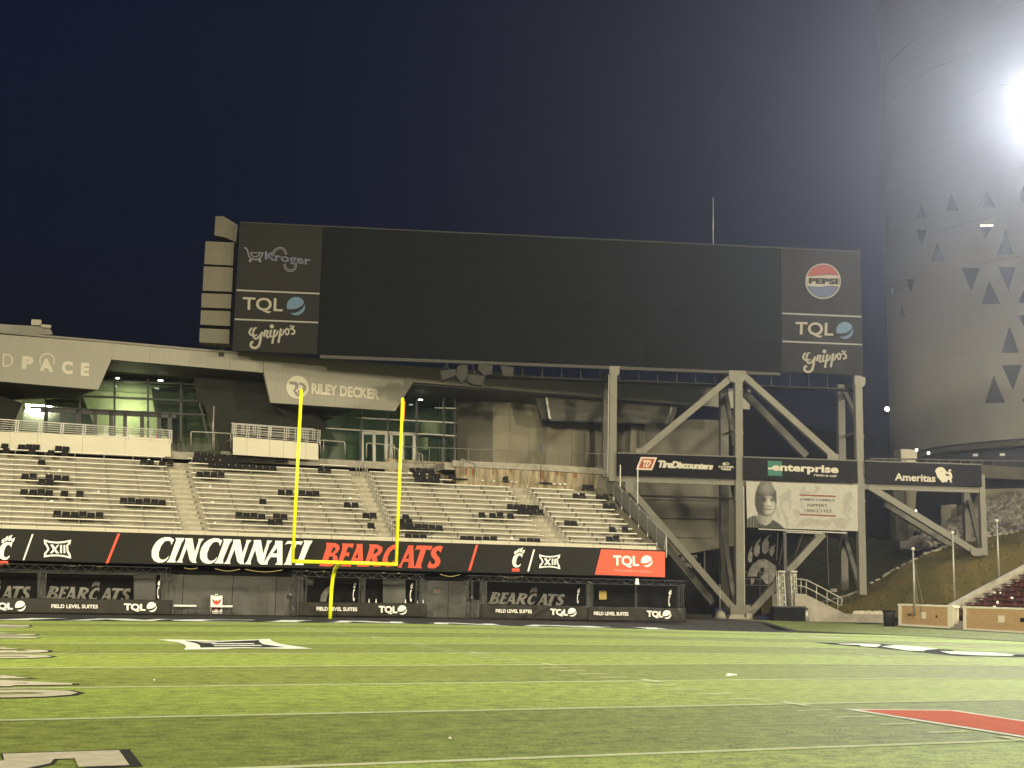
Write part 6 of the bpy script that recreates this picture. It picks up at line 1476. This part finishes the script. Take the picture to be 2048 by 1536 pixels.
TRI = [[(540,20),(585,120),(512,120)],[(365,85),(392,165),(335,165)],[(755,8),(800,100),(700,100)],[(705,205),(788,205),(745,285)],[(862,235),(908,380),(812,380)],[(338,235),(396,235),(366,330)],[(457,310),(500,420),(424,420)],[(602,460),(708,460),(660,592)],[(822,455),(918,455),(880,592)],[(766,540),(829,670),(721,672)],[(988,555),(1034,665),(934,667)],[(278,528),(322,526),(303,605)],[(180,572),(206,570),(192,622)],[(249,685),(266,755),(239,757)],[(886,808),(939,960),(837,962)],[(843,1035),(957,1033),(905,1178)],[(792,1100),(857,1256),(743,1258)],[(940,740),(1030,738),(990,850)],[(960,1250),(1030,1110),(1040,1250)],[(1045,380),(990,250),(1080,250)],[(930,70),(1010,70),(975,-40)]]
for i, T in enumerate(TRI):
    w = px_part('triangle_window', f3(T), CY, .08, M['tower_glass'], tw); w.data.materials[0] = M['tower_glass']
    cx_, cy_ = sum(p[0] for p in T)/3, sum(p[1] for p in T)/3
px_part('lit_tube', f3(rect(712,207,745,213)), Cyl(TR+.12), .05, mat('lit_tube', (.9,.85,.6), .5, emit=(1,.85,.5,5)), tw); px_part('lit_tube', f3(rect(752,206,786,212)), Cyl(TR+.12), .05, bpy.data.materials['lit_tube'], tw)
# lit column, piers and the foot bridge below the tower
BG = Vert(30, -.15)
bd = empty('foot_bridge', BG.at(1850,1000), 'concrete foot bridge with piers below the round tower', 'bridge')
px_part('deck_edge', [(1640,923),(1740,926),(1890,925),(2100,938),(2100,962),(1960,955),(1740,948),(1640,945)], BG, 3.5, M['conc_dark'], bd)
for x in range(1745, 2100, 22): MB().beam(BG.at(x,926+.02*(x-1745)), BG.at(x,916+.02*(x-1745)), .10).build('railing_post', M['steel_back'], bd)
MB().beam(BG.at(1740,917), BG.at(2100,923), .12).build('railing', M['steel_back'], bd)
BP = Vert(32, -.15)
px_part('pier_side', [(1788,981),(1808,981),(1814,1080),(1794,1080)], BP, 1.0, M['conc_dark'], bd)  # pier's shaded side painted in darker concrete than its face
px_part('pier_face', [(1807,981),(1828,983),(1822,1081),(1814,1081)], BP, 1.5, M['conc_wall'], bd, proud=.4)
px_part('pier_face', [(1901,1009),(1914,1009),(1914,1052),(1902,1052)], BP, 1.5, M['conc_wall'], bd)
px_part('abutment', [(1930,1009),(1958,1008),(1975,972),(2130,972),(2130,1040),(1985,1060),(1930,1060)], BP, 1.0, M['conc_wall'], bd)
px_part('deck_soffit', [(1640,945),(2100,962),(2100,975),(1640,985)], BP, 2.0, M['dark_wall'], bd)
px_part('lit_column', [(1801,898),(1834,900),(1834,926),(1803,926)], Vert(36,-.15), 1.2, M['conc_wall'], bd)
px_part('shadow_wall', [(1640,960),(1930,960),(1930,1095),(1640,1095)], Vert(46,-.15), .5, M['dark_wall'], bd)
px_part('tan_block', [(1823,1033),(1848,1040),(1848,1066),(1823,1060)], Vert(36,-.15), .8, M['rust_wall'], bd)
def lit_lamp(x, y, s, r, label, watt, c=(1,.9,.7)):
    p = s.at(x, y); bm = bmesh.new(); bmesh.ops.create_uvsphere(bm, u_segments=12, v_segments=8, radius=r); me = bpy.data.meshes.new('bridge_lamp')
    for v in bm.verts: v.co = v.co*1.0+p
    bm.to_mesh(me); bm.free(); tag(link('bridge_lamp', me, M['lamp_white']), label, 'lamp')
    if watt: lamp(p-Vector((0,.6,.4)), watt, c, .3, 'lamp_glow')
lit_lamp(1774,818,Vert(30,-.15),.20,'bright round lamp left of the tower foot',300)
lit_lamp(1833,900,Vert(34,-.15),.12,'left warm lamp under the tower',350); lit_lamp(1857,906,Vert(34,-.15),.12,'right warm lamp under the tower',120); lit_lamp(1831,1022,Vert(33,-.15),.12,'lamp between the bridge piers',120)
for x, y in ((1951,910),(2005,909)): px_part('interior_light', rect(x-4,y-2.5,x+5,y+2.5), Cyl(TR-2.5), .1, mat('dim_light', (.6,.6,.55), .5, emit=(1,.9,.75,.35)) if x < 2000 else bpy.data.materials['dim_light'], tw)
ph = empty('dark_block', Vert(70,-.1).at(1640,900), 'dark building block seen between the steel columns', 'building')
px_part('block_wall', [(1440,905),(1500,800),(1560,830),(1640,860),(1790,880),(1790,1100),(1440,1100)], Vert(75,-.1), 6, M['dark_wall'], ph)
# ------------------------------------------------------------------ floodlight bank on its mast at the right edge
LP = CAM+ray(2112,205)*(96/ray(2112,205).dot(Vector((math.sin(YAW),math.cos(YAW),0))))
fm = empty('floodlight_mast', (LP.x,LP.y,0), 'blazing floodlight bank on a mast at the right picture edge', 'floodlight')
dirc = (Vector((-10,-45,0))-LP).normalized(); rr_ = dirc.cross(Vector((0,0,1))).normalized(); uu_ = rr_.cross(dirc)
MB().tube([(LP.x,LP.y,-.3),(LP.x,LP.y,LP.z+3)], .45, 12, .3).build('mast_shaft', M['galv'], fm, True)
for j in range(3):
    MB().beam(LP+uu_*(j-1)*1.6-rr_*2.4-dirc*.3, LP+uu_*(j-1)*1.6+rr_*2.4-dirc*.3, .15).build('cross_arm', M['galv'], fm)
    for i in range(5):
        c_ = LP+uu_*(j-1)*1.6+rr_*(i-2)*1.05
        hd = MB().tube([c_-dirc*.25, c_+dirc*.3], .30, 12, .46).build('lamp_head', M['galv'], fm, True)
        MB().tube([c_+dirc*.30, c_+dirc*.33], .43, 14).build('lamp_lens', M['lamp_flood'], hd)
flood(LP+dirc*1.2, (-16,-56,0), 330*KW, 100, 1.2, .8, (.95,.96,1.0))
# ================================================================== SCATTERING BOX ADDED TO GIVE THE FLOODLIGHT'S LENS GLARE
hz = MB().box((-402,-352,-2.2),(402,452,82)).mesh('glare_haze'); hm = bpy.data.materials.new('glare_haze_air'); hm.use_nodes = True; t = hm.node_tree; t.nodes.clear()
ho = t.nodes.new('ShaderNodeOutputMaterial'); hv = t.nodes.new('ShaderNodeVolumePrincipled'); hv.inputs['Density'].default_value = HAZE = .00039; hv.inputs['Color'].default_value = (.85,.88,.95,1); hv.inputs['Anisotropy'].default_value = .77
t.links.new(hv.outputs[0], ho.inputs['Volume']); tag(link('glare_haze', hz, hm), kind='stuff')
